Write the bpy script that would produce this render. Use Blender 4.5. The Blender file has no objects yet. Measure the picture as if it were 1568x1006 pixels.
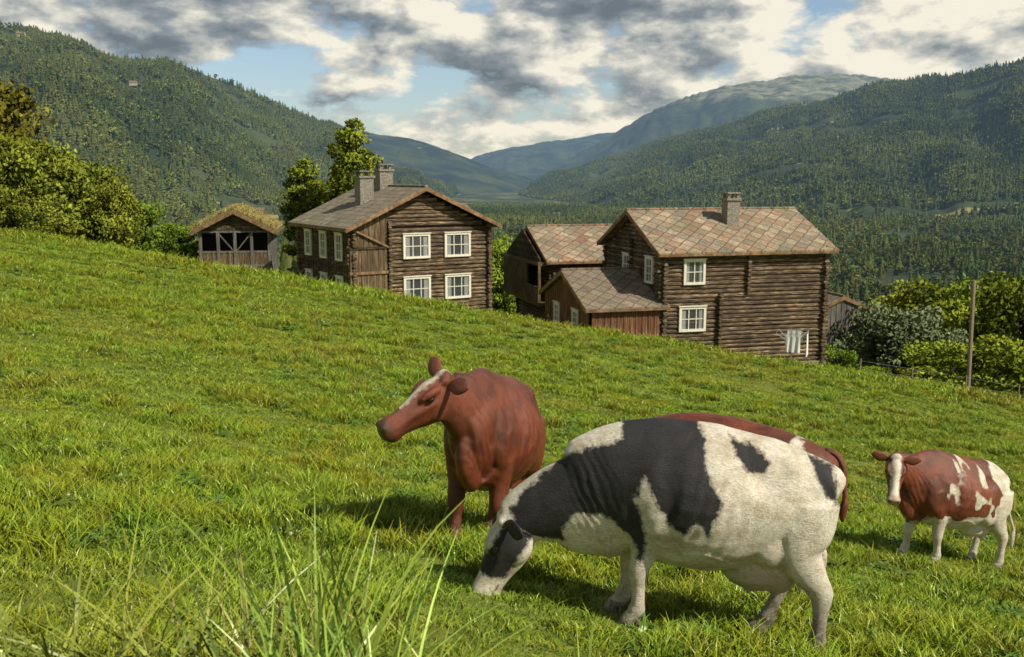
import bpy, math, random, bmesh
import numpy as np
from mathutils import Vector, Matrix
random.seed(7); rng=np.random.default_rng(11)
scene=bpy.context.scene
def link(o,coll=None):
    (coll or scene.collection).objects.link(o); return o
# ------------------------------------------------------------ noise / terrain
def vnoise(x,y,seed=0):
    x=np.asarray(x,float); y=np.asarray(y,float)
    xi=np.floor(x).astype(np.int64); yi=np.floor(y).astype(np.int64)
    xf=x-xi; yf=y-yi
    def h(a,b):
        n=(a*374761393+b*668265263+seed*1442695041)&0x7fffffff
        n=((n^(n>>13))*1274126177)&0x7fffffff
        n=(n^(n>>16))&0xffff
        return n/65535.0
    u=xf*xf*(3-2*xf); v=yf*yf*(3-2*yf)
    a=h(xi,yi);b=h(xi+1,yi);c=h(xi,yi+1);d=h(xi+1,yi+1)
    return (a*(1-u)+b*u)*(1-v)+(c*(1-u)+d*u)*v
def fbm(x,y,seed=0,o=4):
    s=0;a=.5
    for i in range(o):
        s=s+a*vnoise(np.asarray(x)*2**i,np.asarray(y)*2**i,seed+i*17); a*=.5
    return s
_cy=[-60,-20,0,3,6.3,9,12,16,20,30,40,45,52,60]
_cz=[-6,-2.2,0,.47,1.02,1.6,2.24,2.80,3.15,3.92,4.52,4.78,6.0,7.5]
_yy=np.linspace(-60,60,1201); _zz=np.interp(_yy,_cy,_cz)
_k=np.ones(21)/21; _zp=np.pad(_zz,10,mode='edge'); _zs=np.convolve(_zp,_k,mode='valid')
_zs[:15]=_zz[:15]; _zs[-15:]=_zz[-15:]
_zs-=np.interp(0,_yy,_zs)
def cfun(y):
    y=np.asarray(y,float)
    return np.where(y<=60,np.interp(y,_yy,_zs),7.5+.2*(y-60))
def H(x,y):
    x=np.asarray(x,float);y=np.asarray(y,float)
    n=-(.169*np.clip(x,-500,5000)+cfun(y))
    n=np.minimum(n,70)
    n=n+(vnoise(x/3.1+50,y/3.1+50,3)-.5)*.10*np.clip((np.hypot(x,y)-1)/3,0,1)
    v=-62+fbm(x/180,y/180,9)*4
    m=np.maximum(n,v)
    return m+5*np.log(np.exp((n-m)/5)+np.exp((v-m)/5))
# ------------------------------------------------------------ material helpers
def newmat(name):
    m=bpy.data.materials.new(name); m.use_nodes=True
    nt=m.node_tree; nt.nodes.clear()
    return m,nt
def N(nt,t,**kw):
    n=nt.nodes.new(t)
    for k,v in kw.items(): setattr(n,k,v)
    return n
def ramp(nt,fac,stops):
    r=nt.nodes.new('ShaderNodeValToRGB'); cr=r.color_ramp
    while len(cr.elements)<len(stops): cr.elements.new(.5)
    for e,(p,c) in zip(cr.elements,stops):
        e.position=p; e.color=(c[0],c[1],c[2],1)
    nt.links.new(fac,r.inputs[0]); return r
def mixc(nt,fac,a,b,mode='MIX'):
    m=nt.nodes.new('ShaderNodeMix'); m.data_type='RGBA'; m.blend_type=mode
    for s,v in ((0,fac),(6,a),(7,b)):
        if isinstance(v,bpy.types.NodeSocket): nt.links.new(v,m.inputs[s])
        else: m.inputs[s].default_value=v if s==0 else (v[0],v[1],v[2],1)
    return m.outputs[2]
def mth(nt,op,a,b=None,c=None,clamp=False):
    m=nt.nodes.new('ShaderNodeMath'); m.operation=op; m.use_clamp=clamp
    for i,v in enumerate((a,b,c)):
        if v is None: continue
        if isinstance(v,bpy.types.NodeSocket): nt.links.new(v,m.inputs[i])
        else: m.inputs[i].default_value=v
    return m.outputs[0]
def noise(nt,vec,scale,detail=4,rough=.55,dist=0):
    n=N(nt,'ShaderNodeTexNoise'); n.inputs['Scale'].default_value=scale
    n.inputs['Detail'].default_value=detail; n.inputs['Roughness'].default_value=rough
    n.inputs['Distortion'].default_value=dist
    if vec is not None: nt.links.new(vec,n.inputs['Vector'])
    return n.outputs['Fac']
def mapping(nt,vec,scale=(1,1,1),rot=(0,0,0),loc=(0,0,0)):
    m=N(nt,'ShaderNodeMapping'); m.inputs['Scale'].default_value=scale
    m.inputs['Rotation'].default_value=rot; m.inputs['Location'].default_value=loc
    nt.links.new(vec,m.inputs['Vector']); return m.outputs[0]
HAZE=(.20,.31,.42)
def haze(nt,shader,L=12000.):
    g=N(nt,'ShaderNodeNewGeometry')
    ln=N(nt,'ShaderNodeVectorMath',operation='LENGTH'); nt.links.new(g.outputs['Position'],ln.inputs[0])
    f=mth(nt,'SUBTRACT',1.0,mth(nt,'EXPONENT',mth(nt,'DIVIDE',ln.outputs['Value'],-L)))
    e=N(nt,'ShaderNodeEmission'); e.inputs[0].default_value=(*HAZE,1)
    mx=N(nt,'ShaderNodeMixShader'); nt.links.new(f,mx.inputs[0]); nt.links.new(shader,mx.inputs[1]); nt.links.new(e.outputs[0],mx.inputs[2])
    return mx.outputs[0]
def out(nt,sh):
    o=N(nt,'ShaderNodeOutputMaterial'); nt.links.new(sh,o.inputs[0])
def principled(nt,col,rough=.8,bump=None,bstr=.3,bdist=.02,spec=.3):
    p=N(nt,'ShaderNodeBsdfPrincipled')
    if isinstance(col,bpy.types.NodeSocket): nt.links.new(col,p.inputs['Base Color'])
    else: p.inputs['Base Color'].default_value=(*col,1)
    p.inputs['Roughness'].default_value=rough
    p.inputs['Specular IOR Level'].default_value=spec
    if bump is not None:
        b=N(nt,'ShaderNodeBump'); b.inputs['Strength'].default_value=bstr; b.inputs['Distance'].default_value=bdist
        nt.links.new(bump,b.inputs['Height']); nt.links.new(b.outputs[0],p.inputs['Normal'])
    return p.outputs[0]
def leafmat(name,c_dark,c_light,up=.6,hz=False,gloss=0.,patch=None,ov=.5):
    m,nt=newmat(name)
    at=N(nt,'ShaderNodeAttribute',attribute_name='Col')
    oi=N(nt,'ShaderNodeObjectInfo')
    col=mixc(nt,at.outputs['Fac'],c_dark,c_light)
    g=N(nt,'ShaderNodeNewGeometry')
    if patch:
        n=noise(nt,g.outputs['Position'],patch[0],4,.6)
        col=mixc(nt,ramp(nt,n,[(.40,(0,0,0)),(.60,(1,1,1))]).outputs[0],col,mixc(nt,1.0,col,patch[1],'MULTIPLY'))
        if len(patch)>2:
            n=noise(nt,g.outputs['Position'],patch[2],3,.6)
            col=mixc(nt,ramp(nt,n,[(.52,(0,0,0)),(.66,(1,1,1))]).outputs[0],col,mixc(nt,1.0,col,patch[3],'MULTIPLY'))
    hs=N(nt,'ShaderNodeHueSaturation'); nt.links.new(col,hs.inputs['Color'])
    nt.links.new(mth(nt,'MULTIPLY_ADD',oi.outputs['Random'],ov,1-ov*.5),hs.inputs['Value'])
    nt.links.new(mth(nt,'MULTIPLY_ADD',oi.outputs['Random'],.05,.475),hs.inputs['Hue'])
    mx=N(nt,'ShaderNodeMix',data_type='VECTOR'); mx.inputs[0].default_value=up
    nt.links.new(g.outputs['Normal'],mx.inputs[4]); mx.inputs[5].default_value=(0,0,1)
    nn=N(nt,'ShaderNodeVectorMath',operation='NORMALIZE'); nt.links.new(mx.outputs[1],nn.inputs[0])
    d=N(nt,'ShaderNodeBsdfDiffuse'); nt.links.new(hs.outputs[0],d.inputs[0]); nt.links.new(nn.outputs[0],d.inputs['Normal'])
    s=d.outputs[0]
    if gloss:
        gl=N(nt,'ShaderNodeBsdfGlossy'); gl.inputs['Roughness'].default_value=.36; gl.inputs[0].default_value=(.95,1,.7,1)
        m2=N(nt,'ShaderNodeMixShader'); m2.inputs[0].default_value=gloss; nt.links.new(s,m2.inputs[1]); nt.links.new(gl.outputs[0],m2.inputs[2]); s=m2.outputs[0]
    if hz: s=haze(nt,s)
    out(nt,s); return m
# ------------------------------------------------------------ mesh helpers
def mesh_np(name,verts,quads,mats,col=None,midx=None,smooth=False):
    me=bpy.data.meshes.new(name); verts=np.asarray(verts,np.float32); quads=np.asarray(quads,np.int32)
    me.vertices.add(len(verts)); me.vertices.foreach_set('co',verts.ravel())
    me.loops.add(quads.size); me.loops.foreach_set('vertex_index',quads.ravel())
    k=quads.shape[1]; me.polygons.add(len(quads))
    me.polygons.foreach_set('loop_start',np.arange(0,quads.size,k,dtype=np.int32))
    me.polygons.foreach_set('loop_total',np.full(len(quads),k,np.int32))
    for m in mats: me.materials.append(m)
    if midx is not None: me.polygons.foreach_set('material_index',np.asarray(midx,np.int32))
    if smooth: me.polygons.foreach_set('use_smooth',np.ones(len(quads),bool))
    me.update(calc_edges=True)
    if col is not None:
        a=me.color_attributes.new('Col','FLOAT_COLOR','POINT')
        c=np.ones((len(verts),4),np.float32); col=np.asarray(col)
        c[:,:3]=col[:,None] if col.ndim==1 else col
        a.data.foreach_set('color',c.ravel())
    me.validate()
    return me
class Acc:
    def __init__(s): s.v=[];s.f=[];s.m=[]
    def add(s,vs,fs,mi=0):
        b=len(s.v); s.v+= [tuple(v) for v in vs]; s.f+=[tuple(i+b for i in f) for f in fs]; s.m+=[mi]*len(fs)
    def box(s,a,b,mi=0):
        x0,x1=sorted((a[0],b[0]));y0,y1=sorted((a[1],b[1]));z0,z1=sorted((a[2],b[2]))
        s.add([(x0,y0,z0),(x1,y0,z0),(x1,y1,z0),(x0,y1,z0),(x0,y0,z1),(x1,y0,z1),(x1,y1,z1),(x0,y1,z1)],
              [(0,3,2,1),(4,5,6,7),(0,1,5,4),(1,2,6,5),(2,3,7,6),(3,0,4,7)],mi)
    def beam(s,p,q,w,h=None,mi=0,n=6):
        p=Vector(p);q=Vector(q);h=h or w; t=(q-p).normalized()
        up=Vector((0,0,1)) if abs(t.z)<.95 else Vector((1,0,0))
        a=t.cross(up).normalized(); b=a.cross(t)
        vs=[]
        for P in (p,q):
            for i in range(n):
                th=2*math.pi*(i+.5)/n
                vs.append(P+a*math.cos(th)*w+b*math.sin(th)*h)
        fs=[(i,(i+1)%n,n+(i+1)%n,n+i) for i in range(n)]+[tuple(range(n))[::-1],tuple(range(n,2*n))]
        s.add(vs,fs,mi)
    def obj(s,name,mats,parent=None,smooth=False,coll=None):
        me=bpy.data.meshes.new(name); me.from_pydata(s.v,[],s.f)
        for m in mats: me.materials.append(m)
        me.polygons.foreach_set('material_index',s.m)
        if smooth: me.polygons.foreach_set('use_smooth',[True]*len(s.f))
        me.update(); o=bpy.data.objects.new(name,me); link(o,coll)
        if parent: o.parent=parent
        return o
def empty(name,loc,rz=0):
    e=bpy.data.objects.new(name,None); e.location=loc; e.rotation_euler=(0,0,rz); e.empty_display_size=.5
    return link(e)
def scatter(name,pts,rot,scl,coll):
    pts=np.asarray(pts,np.float32)
    me=bpy.data.meshes.new(name); me.vertices.add(len(pts)); me.vertices.foreach_set('co',pts.ravel())
    a=me.attributes.new('rot','FLOAT_VECTOR','POINT'); a.data.foreach_set('vector',np.asarray(rot,np.float32).ravel())
    a=me.attributes.new('scl','FLOAT_VECTOR','POINT'); a.data.foreach_set('vector',np.asarray(scl,np.float32).ravel())
    o=bpy.data.objects.new(name,me); link(o)
    ng=bpy.data.node_groups.new('scatter_'+name,'GeometryNodeTree')
    ng.interface.new_socket(name='Geometry',in_out='INPUT',socket_type='NodeSocketGeometry')
    ng.interface.new_socket(name='Geometry',in_out='OUTPUT',socket_type='NodeSocketGeometry')
    gi=ng.nodes.new('NodeGroupInput'); go=ng.nodes.new('NodeGroupOutput')
    ip=ng.nodes.new('GeometryNodeInstanceOnPoints'); ci=ng.nodes.new('GeometryNodeCollectionInfo')
    ci.inputs['Collection'].default_value=coll; ci.inputs['Separate Children'].default_value=True; ci.inputs['Reset Children'].default_value=True
    ip.inputs['Pick Instance'].default_value=True
    ng.links.new(gi.outputs[0],ip.inputs['Points']); ng.links.new(ci.outputs[0],ip.inputs['Instance'])
    for nm,s in (('rot','Rotation'),('scl','Scale')):
        na=ng.nodes.new('GeometryNodeInputNamedAttribute'); na.data_type='FLOAT_VECTOR'; na.inputs['Name'].default_value=nm
        ng.links.new(na.outputs[0],ip.inputs[s])
    ng.links.new(ip.outputs[0],go.inputs[0])
    md=o.modifiers.new('scatter','NODES'); md.node_group=ng
    return o
def blades(base,h,w,lean,col,nseg=2,droop=.25,root=.32):
    base=np.asarray(base,float); n=len(base)
    al=rng.uniform(0,2*np.pi,n); be=rng.uniform(0,2*np.pi,n)
    s=np.stack([np.cos(al),np.sin(al),np.zeros(n)],1)*w[:,None]
    L=np.stack([np.cos(be),np.sin(be),np.zeros(n)],1)*(lean*h)[:,None]
    V=np.zeros((n,(nseg+1)*2,3)); C=np.zeros((n,(nseg+1)*2))
    for k in range(nseg+1):
        t=k/nseg
        c=base+L*t**2; c=c.copy(); c[:,2]+=h*(t-droop*t*t)
        ww=max(.08,(1-t)**.6)*(0.7 if k==0 else 1)
        V[:,2*k]=c-s*ww; V[:,2*k+1]=c+s*ww
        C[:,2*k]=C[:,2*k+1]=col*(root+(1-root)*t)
    F=[]
    for k in range(nseg): F.append([2*k,2*k+1,2*k+3,2*k+2])
    F=np.array(F)[None]+(np.arange(n)*(nseg+1)*2)[:,None,None]
    return V.reshape(-1,3),F.reshape(-1,4),C.ravel()
def leafquads(c,size,col):
    n=len(c); a=rng.normal(size=(n,3)); b=rng.normal(size=(n,3))
    a/=np.linalg.norm(a,axis=1)[:,None]; b-=a*(a*b).sum(1)[:,None]; b/=np.linalg.norm(b,axis=1)[:,None]
    a*=size[:,None]; b*=(size*.6)[:,None]
    V=np.stack([c-a,c+b*.9-a*.1,c+a,c-b*.9-a*.1],1)
    return V.reshape(-1,3),(np.arange(n*4).reshape(n,4)),np.repeat(col,4)
def tube(p,q,r0,r1,n=6):
    p=np.array(p,float);q=np.array(q,float); t=q-p; t/=np.linalg.norm(t)+1e-9
    up=np.array([0,0,1.]) if abs(t[2])<.9 else np.array([1.,0,0])
    a=np.cross(t,up);a/=np.linalg.norm(a);b=np.cross(a,t)
    th=np.arange(n)*2*np.pi/n
    ring=np.cos(th)[:,None]*a+np.sin(th)[:,None]*b
    V=np.concatenate([p+ring*r0,q+ring*r1]); i=np.arange(n); j=(i+1)%n
    return V,np.stack([i,j,j+n,i+n],1)
def make_tree(name,height,crown_r,crown_base,nclump,leaves,lsize,leafm,barkm,seed,shape='round',trunk_r=.16):
    global rng
    old=rng; rng=np.random.default_rng(seed)
    V=[];F=[];C=[];M=[];off=0
    def put(v,f,c,m):
        nonlocal off
        V.append(v);F.append(f+off);C.append(c);M.append(np.full(len(f),m)); off+=len(v)
    top=height*.9
    bend=rng.uniform(-.3,.3,2)
    prev=np.array([0,0,-.5])
    for k in range(1,6):
        t=k/5; p=np.array([bend[0]*t*t,bend[1]*t*t,top*t])
        v,f=tube(prev,p,trunk_r*(1-.8*(k-1)/5),trunk_r*(1-.8*k/5)); put(v,f,np.zeros(len(v)),1); prev=p
    cz=(height+crown_base)/2; rz=(height-crown_base)/2
    for i in range(nclump):
        d=rng.normal(size=3); d/=np.linalg.norm(d); rr=rng.uniform(.35,1)**.6
        z=cz+d[2]*rz*rr
        tt=(z-crown_base)/(height-crown_base)
        wf={'round':1.,'birch':.55+.6*(1-tt),'bush':1.1}[shape]
        cc=np.array([d[0]*crown_r*rr*wf,d[1]*crown_r*rr*wf,z])
        cr=crown_r*rng.uniform(.2,.42)
        hz=max(.1,z-rng.uniform(.1,.35)*height)
        v,f=tube((0,0,min(hz,top*.9)),cc,trunk_r*.3,.015,4); put(v,f,np.zeros(len(v)),1)
        n=max(4,int(leaves/nclump)); q=rng.normal(size=(n,3)); q/=np.linalg.norm(q,axis=1)[:,None]
        q=cc+q*cr*(rng.uniform(.3,1.1,n)**.5)[:,None]*np.array([1,1,.75])
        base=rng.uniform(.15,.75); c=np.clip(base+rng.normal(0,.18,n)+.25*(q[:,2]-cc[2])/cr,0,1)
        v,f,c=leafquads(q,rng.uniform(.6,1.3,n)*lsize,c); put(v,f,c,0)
    me=mesh_np(name,np.concatenate(V),np.concatenate(F),[leafm,barkm],np.concatenate(C),np.concatenate(M))
    rng=old; return me
def make_conifer(name,h,r,leafm,barkm,seed,layers=7):
    g=np.random.default_rng(seed); V=[];F=[];C=[];off=0
    for k in range(layers):
        t=k/layers; z0=h*(.06+.9*t); z1=min(h,z0+h*.26); rr=r*(1-t)**.85+.12; n=9
        ph=g.uniform(0,6.28)
        th=np.arange(n)*2*np.pi/n+ph; rad=rr*g.uniform(.65,1.2,n)
        ring=np.stack([np.cos(th)*rad,np.sin(th)*rad,z0-g.uniform(0,.08,n)*h],1)
        tip=np.stack([np.cos(th)*.05,np.sin(th)*.05,np.full(n,z1)],1)
        V+=[ring,tip]; i=np.arange(n);j=(i+1)%n
        F.append(np.stack([i,j,j+n,i+n],1)+off); off+=2*n
        C+=[g.uniform(.4,1,n),np.full(n,.3)]
    nf=sum(len(f) for f in F)
    v,f=tube((0,0,-.6),(0,0,h*.3),.16,.1,5); V.append(v);F.append(f+off);C.append(np.zeros(len(v)))
    return mesh_np(name,np.concatenate(V),np.concatenate(F),[leafm,barkm],np.concatenate(C),[0]*nf+[1]*len(f))
# ------------------------------------------------------------ materials
def wood(name,c1,c2,c3,sc=(1.2,1.2,14),rough=.75,course=None,ovl=.5):
    m,nt=newmat(name); tc=N(nt,'ShaderNodeTexCoord'); o=tc.outputs['Object']
    n1=noise(nt,mapping(nt,o,sc),1.6,6,.65)
    n2=noise(nt,o,.7,4,.6); n3=noise(nt,mapping(nt,o,(sc[0]*2,sc[1]*2,sc[2]*3)),3,4)
    c=ramp(nt,n1,[(.32,c1),(.5,c2),(.68,c3)]).outputs[0]
    c=mixc(nt,mth(nt,'MULTIPLY',ramp(nt,n2,[(.38,(0,0,0)),(.62,(1,1,1))]).outputs[0],ovl),c,c1)
    if course:
        sx=N(nt,'ShaderNodeSeparateXYZ'); nt.links.new(o,sx.inputs[0])
        k=mth(nt,'FLOOR',mth(nt,'DIVIDE',sx.outputs[2],course))
        wn=N(nt,'ShaderNodeTexWhiteNoise',noise_dimensions='1D'); nt.links.new(k,wn.inputs['W'])
        vv=mth(nt,'MULTIPLY_ADD',wn.outputs['Value'],1.0,.6)
        hs=N(nt,'ShaderNodeHueSaturation'); nt.links.new(c,hs.inputs['Color']); nt.links.new(vv,hs.inputs['Value']); c=hs.outputs[0]
    out(nt,principled(nt,c,rough,n3,.6,.03)); return m
m_log=wood('weathered_log',(.022,.015,.011),(.13,.085,.052),(.50,.38,.24),course=.1125,ovl=.55)
m_logd=wood('dark_log',(.018,.013,.010),(.075,.052,.036),(.26,.19,.12),course=.1125,ovl=.55)
m_plank=wood('brown_plank',(.05,.03,.018),(.15,.10,.055),(.36,.27,.16),(9,9,.7))
m_red=wood('red_brown_plank',(.07,.03,.018),(.20,.09,.048),(.36,.20,.11),(9,9,.7))
m_grey=wood('grey_plank',(.06,.055,.05),(.17,.16,.14),(.30,.28,.25),(9,9,.7))
m_barge=wood('barge_board',(.12,.065,.032),(.26,.155,.08),(.40,.28,.17),(2,2,2))
m_core=wood('wall_core',(.012,.008,.006),(.02,.013,.01),(.03,.02,.015))
def simple(name,col,rough=.7,nz=.15,scale=6,spec=.3):
    m,nt=newmat(name); tc=N(nt,'ShaderNodeTexCoord')
    n=noise(nt,tc.outputs['Object'],scale,5,.6)
    c=mixc(nt,n,tuple(x*(1-nz*1.6) for x in col),tuple(min(1,x*(1+nz)) for x in col))
    out(nt,principled(nt,c,rough,n,.25,.02,spec)); return m
m_white=simple('white_paint',(.80,.77,.68),.55,.12)
m_farw=simple('faded_wall_paint',(.42,.38,.32),.8,.2,.3)
m_cloth=simple('white_cloth',(.8,.8,.78),.9,.05)
m_bark=simple('bark',(.10,.075,.05),.9,.4,8)
m_birchbark=simple('birch_bark',(.42,.40,.36),.8,.5,5)
m_pole=simple('pole_wood',(.30,.24,.17),.85,.3,10)
m_metal=simple('grey_metal',(.45,.45,.45),.4,.1,5)
def stone():
    m,nt=newmat('stacked_stone'); tc=N(nt,'ShaderNodeTexCoord'); mp=mapping(nt,tc.outputs['Object'],(3.2,3.2,7))
    v=N(nt,'ShaderNodeTexVoronoi'); nt.links.new(mp,v.inputs['Vector'])
    v2=N(nt,'ShaderNodeTexVoronoi',feature='DISTANCE_TO_EDGE'); nt.links.new(mp,v2.inputs['Vector'])
    sx=N(nt,'ShaderNodeSeparateColor'); nt.links.new(v.outputs['Color'],sx.inputs[0])
    c=ramp(nt,sx.outputs[0],[(0,(.22,.20,.16)),(.5,(.38,.35,.29)),(1,(.52,.48,.42))]).outputs[0]
    e=ramp(nt,v2.outputs['Distance'],[(0,(0,0,0)),(.08,(1,1,1))]).outputs[0]
    c=mixc(nt,e,(.09,.08,.07),c); out(nt,principled(nt,c,.9,e,.8,.04)); return m
m_stone=stone()
m_glass,nt=newmat('window_glass'); out(nt,principled(nt,(.05,.06,.07),.06,spec=.9))
def slate(name,stops,size,rot=45):
    m,nt=newmat(name); tc=N(nt,'ShaderNodeTexCoord')
    mp=mapping(nt,tc.outputs['Object'],(1/size,1.08/size,0),(0,0,math.radians(rot)))
    nz=N(nt,'ShaderNodeTexNoise'); nz.inputs['Scale'].default_value=2.2; nz.inputs['Detail'].default_value=3; nt.links.new(tc.outputs['Object'],nz.inputs['Vector'])
    sc=N(nt,'ShaderNodeVectorMath',operation='SCALE'); nt.links.new(nz.outputs['Color'],sc.inputs[0]); sc.inputs['Scale'].default_value=.34
    ad=N(nt,'ShaderNodeVectorMath',operation='ADD'); nt.links.new(mp,ad.inputs[0]); nt.links.new(sc.outputs[0],ad.inputs[1])
    fl=N(nt,'ShaderNodeVectorMath',operation='FLOOR'); nt.links.new(ad.outputs[0],fl.inputs[0])
    fr=N(nt,'ShaderNodeVectorMath',operation='FRACTION'); nt.links.new(ad.outputs[0],fr.inputs[0])
    s2=N(nt,'ShaderNodeSeparateXYZ'); nt.links.new(fl.outputs[0],s2.inputs[0])
    cb=N(nt,'ShaderNodeCombineXYZ'); nt.links.new(s2.outputs[0],cb.inputs[0]); nt.links.new(s2.outputs[1],cb.inputs[1])
    wn=N(nt,'ShaderNodeTexWhiteNoise',noise_dimensions='2D'); nt.links.new(cb.outputs[0],wn.inputs['Vector'])
    c=ramp(nt,wn.outputs['Value'],stops).outputs[0]
    n1=noise(nt,tc.outputs['Object'],5,5,.7)
    c=mixc(nt,.8,c,ramp(nt,n1,[(.3,(.42,.40,.38)),(.7,(1.35,1.3,1.2))]).outputs[0],'MULTIPLY')
    n5=noise(nt,tc.outputs['Object'],.8,5,.7)
    c=mixc(nt,ramp(nt,n5,[(.45,(0,0,0)),(.65,(.75,.75,.75))]).outputs[0],c,(.21,.19,.11))
    sx=N(nt,'ShaderNodeSeparateXYZ'); nt.links.new(fr.outputs[0],sx.inputs[0])
    mn=mth(nt,'MINIMUM',mth(nt,'MINIMUM',sx.outputs[0],sx.outputs[1]),mth(nt,'SUBTRACT',1,mth(nt,'MAXIMUM',sx.outputs[0],sx.outputs[1])))
    e=ramp(nt,mn,[(.0,(0,0,0)),(.07,(1,1,1))]).outputs[0]
    c=mixc(nt,e,(.08,.06,.05),c)
    hgt=mth(nt,'MULTIPLY',mth(nt,'ADD',sx.outputs[0],sx.outputs[1]),e)
    out(nt,principled(nt,c,.75,hgt,.6,.06)); return m
m_slate=slate('red_slate',[(0,(.26,.17,.125)),(.2,(.40,.28,.20)),(.4,(.29,.25,.20)),(.6,(.48,.38,.28)),(.8,(.22,.20,.17)),(1,(.40,.24,.165))],.60)
m_slate2=slate('grey_slate',[(0,(.19,.165,.135)),(.4,(.29,.25,.205)),(.7,(.24,.215,.18)),(1,(.36,.31,.25))],.42,0)
m_slate3=slate('brown_slate',[(0,(.17,.135,.11)),(.4,(.27,.205,.165)),(.7,(.20,.18,.15)),(1,(.32,.25,.20))],.60)
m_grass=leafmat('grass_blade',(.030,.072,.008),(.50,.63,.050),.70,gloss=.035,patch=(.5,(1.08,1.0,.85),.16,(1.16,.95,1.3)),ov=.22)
m_tall=leafmat('tall_grass_blade',(.05,.10,.015),(.46,.56,.09),.50,gloss=.06)
m_dry=leafmat('dry_grass_blade',(.20,.17,.06),(.62,.52,.20),.6)
m_weed=leafmat('weed_leaf',(.03,.07,.012),(.20,.31,.045),.6,gloss=.04,ov=.2)
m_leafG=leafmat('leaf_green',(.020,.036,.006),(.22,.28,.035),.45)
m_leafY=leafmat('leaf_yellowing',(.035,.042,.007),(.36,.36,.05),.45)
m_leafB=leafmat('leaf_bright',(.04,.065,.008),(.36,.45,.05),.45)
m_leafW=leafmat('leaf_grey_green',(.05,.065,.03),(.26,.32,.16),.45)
m_leafF=leafmat('forest_leaf',(.035,.055,.012),(.34,.36,.065),.5,hz=True,patch=(.0045,(.55,.62,.62)))  # patch paints broad cloud shade into the leaf colour
m_con=leafmat('conifer_needles',(.014,.028,.010),(.150,.165,.040),.35,hz=True,patch=(.0045,(.40,.50,.58)))  # patch darkens large noise areas: painted cloud shadow on the needles
# ground
m_ground,nt=newmat('meadow_ground')
g=N(nt,'ShaderNodeNewGeometry'); P=g.outputs['Position']
n1=noise(nt,P,.35,5,.6); n2=noise(nt,P,5,6,.7)
c=ramp(nt,n2,[(.3,(.04,.06,.010)),(.5,(.12,.16,.018)),(.72,(.28,.33,.04))]).outputs[0]
c=mixc(nt,mth(nt,'MULTIPLY',n1,.5),c,(.22,.27,.028))
ln=N(nt,'ShaderNodeVectorMath',operation='LENGTH'); nt.links.new(P,ln.inputs[0])
far=mth(nt,'MULTIPLY_ADD',ln.outputs['Value'],1/150,-.6,clamp=True)
nf=noise(nt,P,.006,4,.5)
fc=ramp(nt,nf,[(.50,(.03,.045,.015)),(.57,(.06,.08,.022)),(.61,(.17,.18,.05)),(.66,(.05,.07,.02))]).outputs[0]
c=mixc(nt,far,c,fc)
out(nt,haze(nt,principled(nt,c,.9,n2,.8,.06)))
def mountmat(name,c1,c2,c3,fieldamt=.6,rock=None):
    m,nt=newmat(name); g=N(nt,'ShaderNodeNewGeometry'); P=g.outputs['Position']
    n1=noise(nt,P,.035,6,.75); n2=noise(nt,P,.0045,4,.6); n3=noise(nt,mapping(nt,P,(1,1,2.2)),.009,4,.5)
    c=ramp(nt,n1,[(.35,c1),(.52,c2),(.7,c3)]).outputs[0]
    c=mixc(nt,ramp(nt,n2,[(.4,(0,0,0)),(.60,(1,1,1))]).outputs[0],mixc(nt,.5,c,(.10,.12,.035)),mixc(nt,1.,c,(.6,.7,.75),'MULTIPLY'))  # sunlit olive and cloud-shaded bluish areas painted into the slope colour
    c=mixc(nt,ramp(nt,n3,[(fieldamt,(0,0,0)),(fieldamt+.02,(1,1,1))]).outputs[0],c,(.30,.28,.09))
    if rock:
        sx=N(nt,'ShaderNodeSeparateXYZ'); nt.links.new(P,sx.inputs[0])
        hh=mth(nt,'ADD',sx.outputs[2],mth(nt,'MULTIPLY',noise(nt,P,.006,5,.6),200))
        f=mth(nt,'MULTIPLY_ADD',hh,1/60,-rock/60,clamp=True)
        rc=ramp(nt,noise(nt,mapping(nt,P,(1,1,3)),.01,6,.7),[(.38,(.07,.08,.05)),(.5,(.20,.20,.12)),(.65,(.38,.35,.22))]).outputs[0]
        c=mixc(nt,f,c,rc)
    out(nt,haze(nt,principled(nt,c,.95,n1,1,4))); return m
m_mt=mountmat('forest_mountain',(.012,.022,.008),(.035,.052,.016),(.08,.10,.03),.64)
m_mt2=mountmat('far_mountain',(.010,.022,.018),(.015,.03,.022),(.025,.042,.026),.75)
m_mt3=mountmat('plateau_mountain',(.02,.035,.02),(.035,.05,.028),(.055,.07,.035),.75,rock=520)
# ------------------------------------------------------------ ground sheet
n=300
t=np.linspace(-1,1,n)
xs=8000*np.sinh(t*7.0)/np.sinh(7)+t*40
ty=np.linspace(0,1,n+60)
ys=-40+ty*150+12000*np.sinh(ty*6.5)/np.sinh(6.5)
X,Y=np.meshgrid(xs,ys); Z=H(X,Y)
Vv=np.stack([X,Y,Z],2).reshape(-1,3)
nx=len(xs);ny=len(ys); I=np.arange((ny-1)*nx).reshape(ny-1,nx)[:,:-1].ravel()
me=mesh_np('ground',Vv,np.stack([I,I+1,I+nx+1,I+nx],1),[m_ground],smooth=True)
link(bpy.data.objects.new('ground',me))
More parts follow.
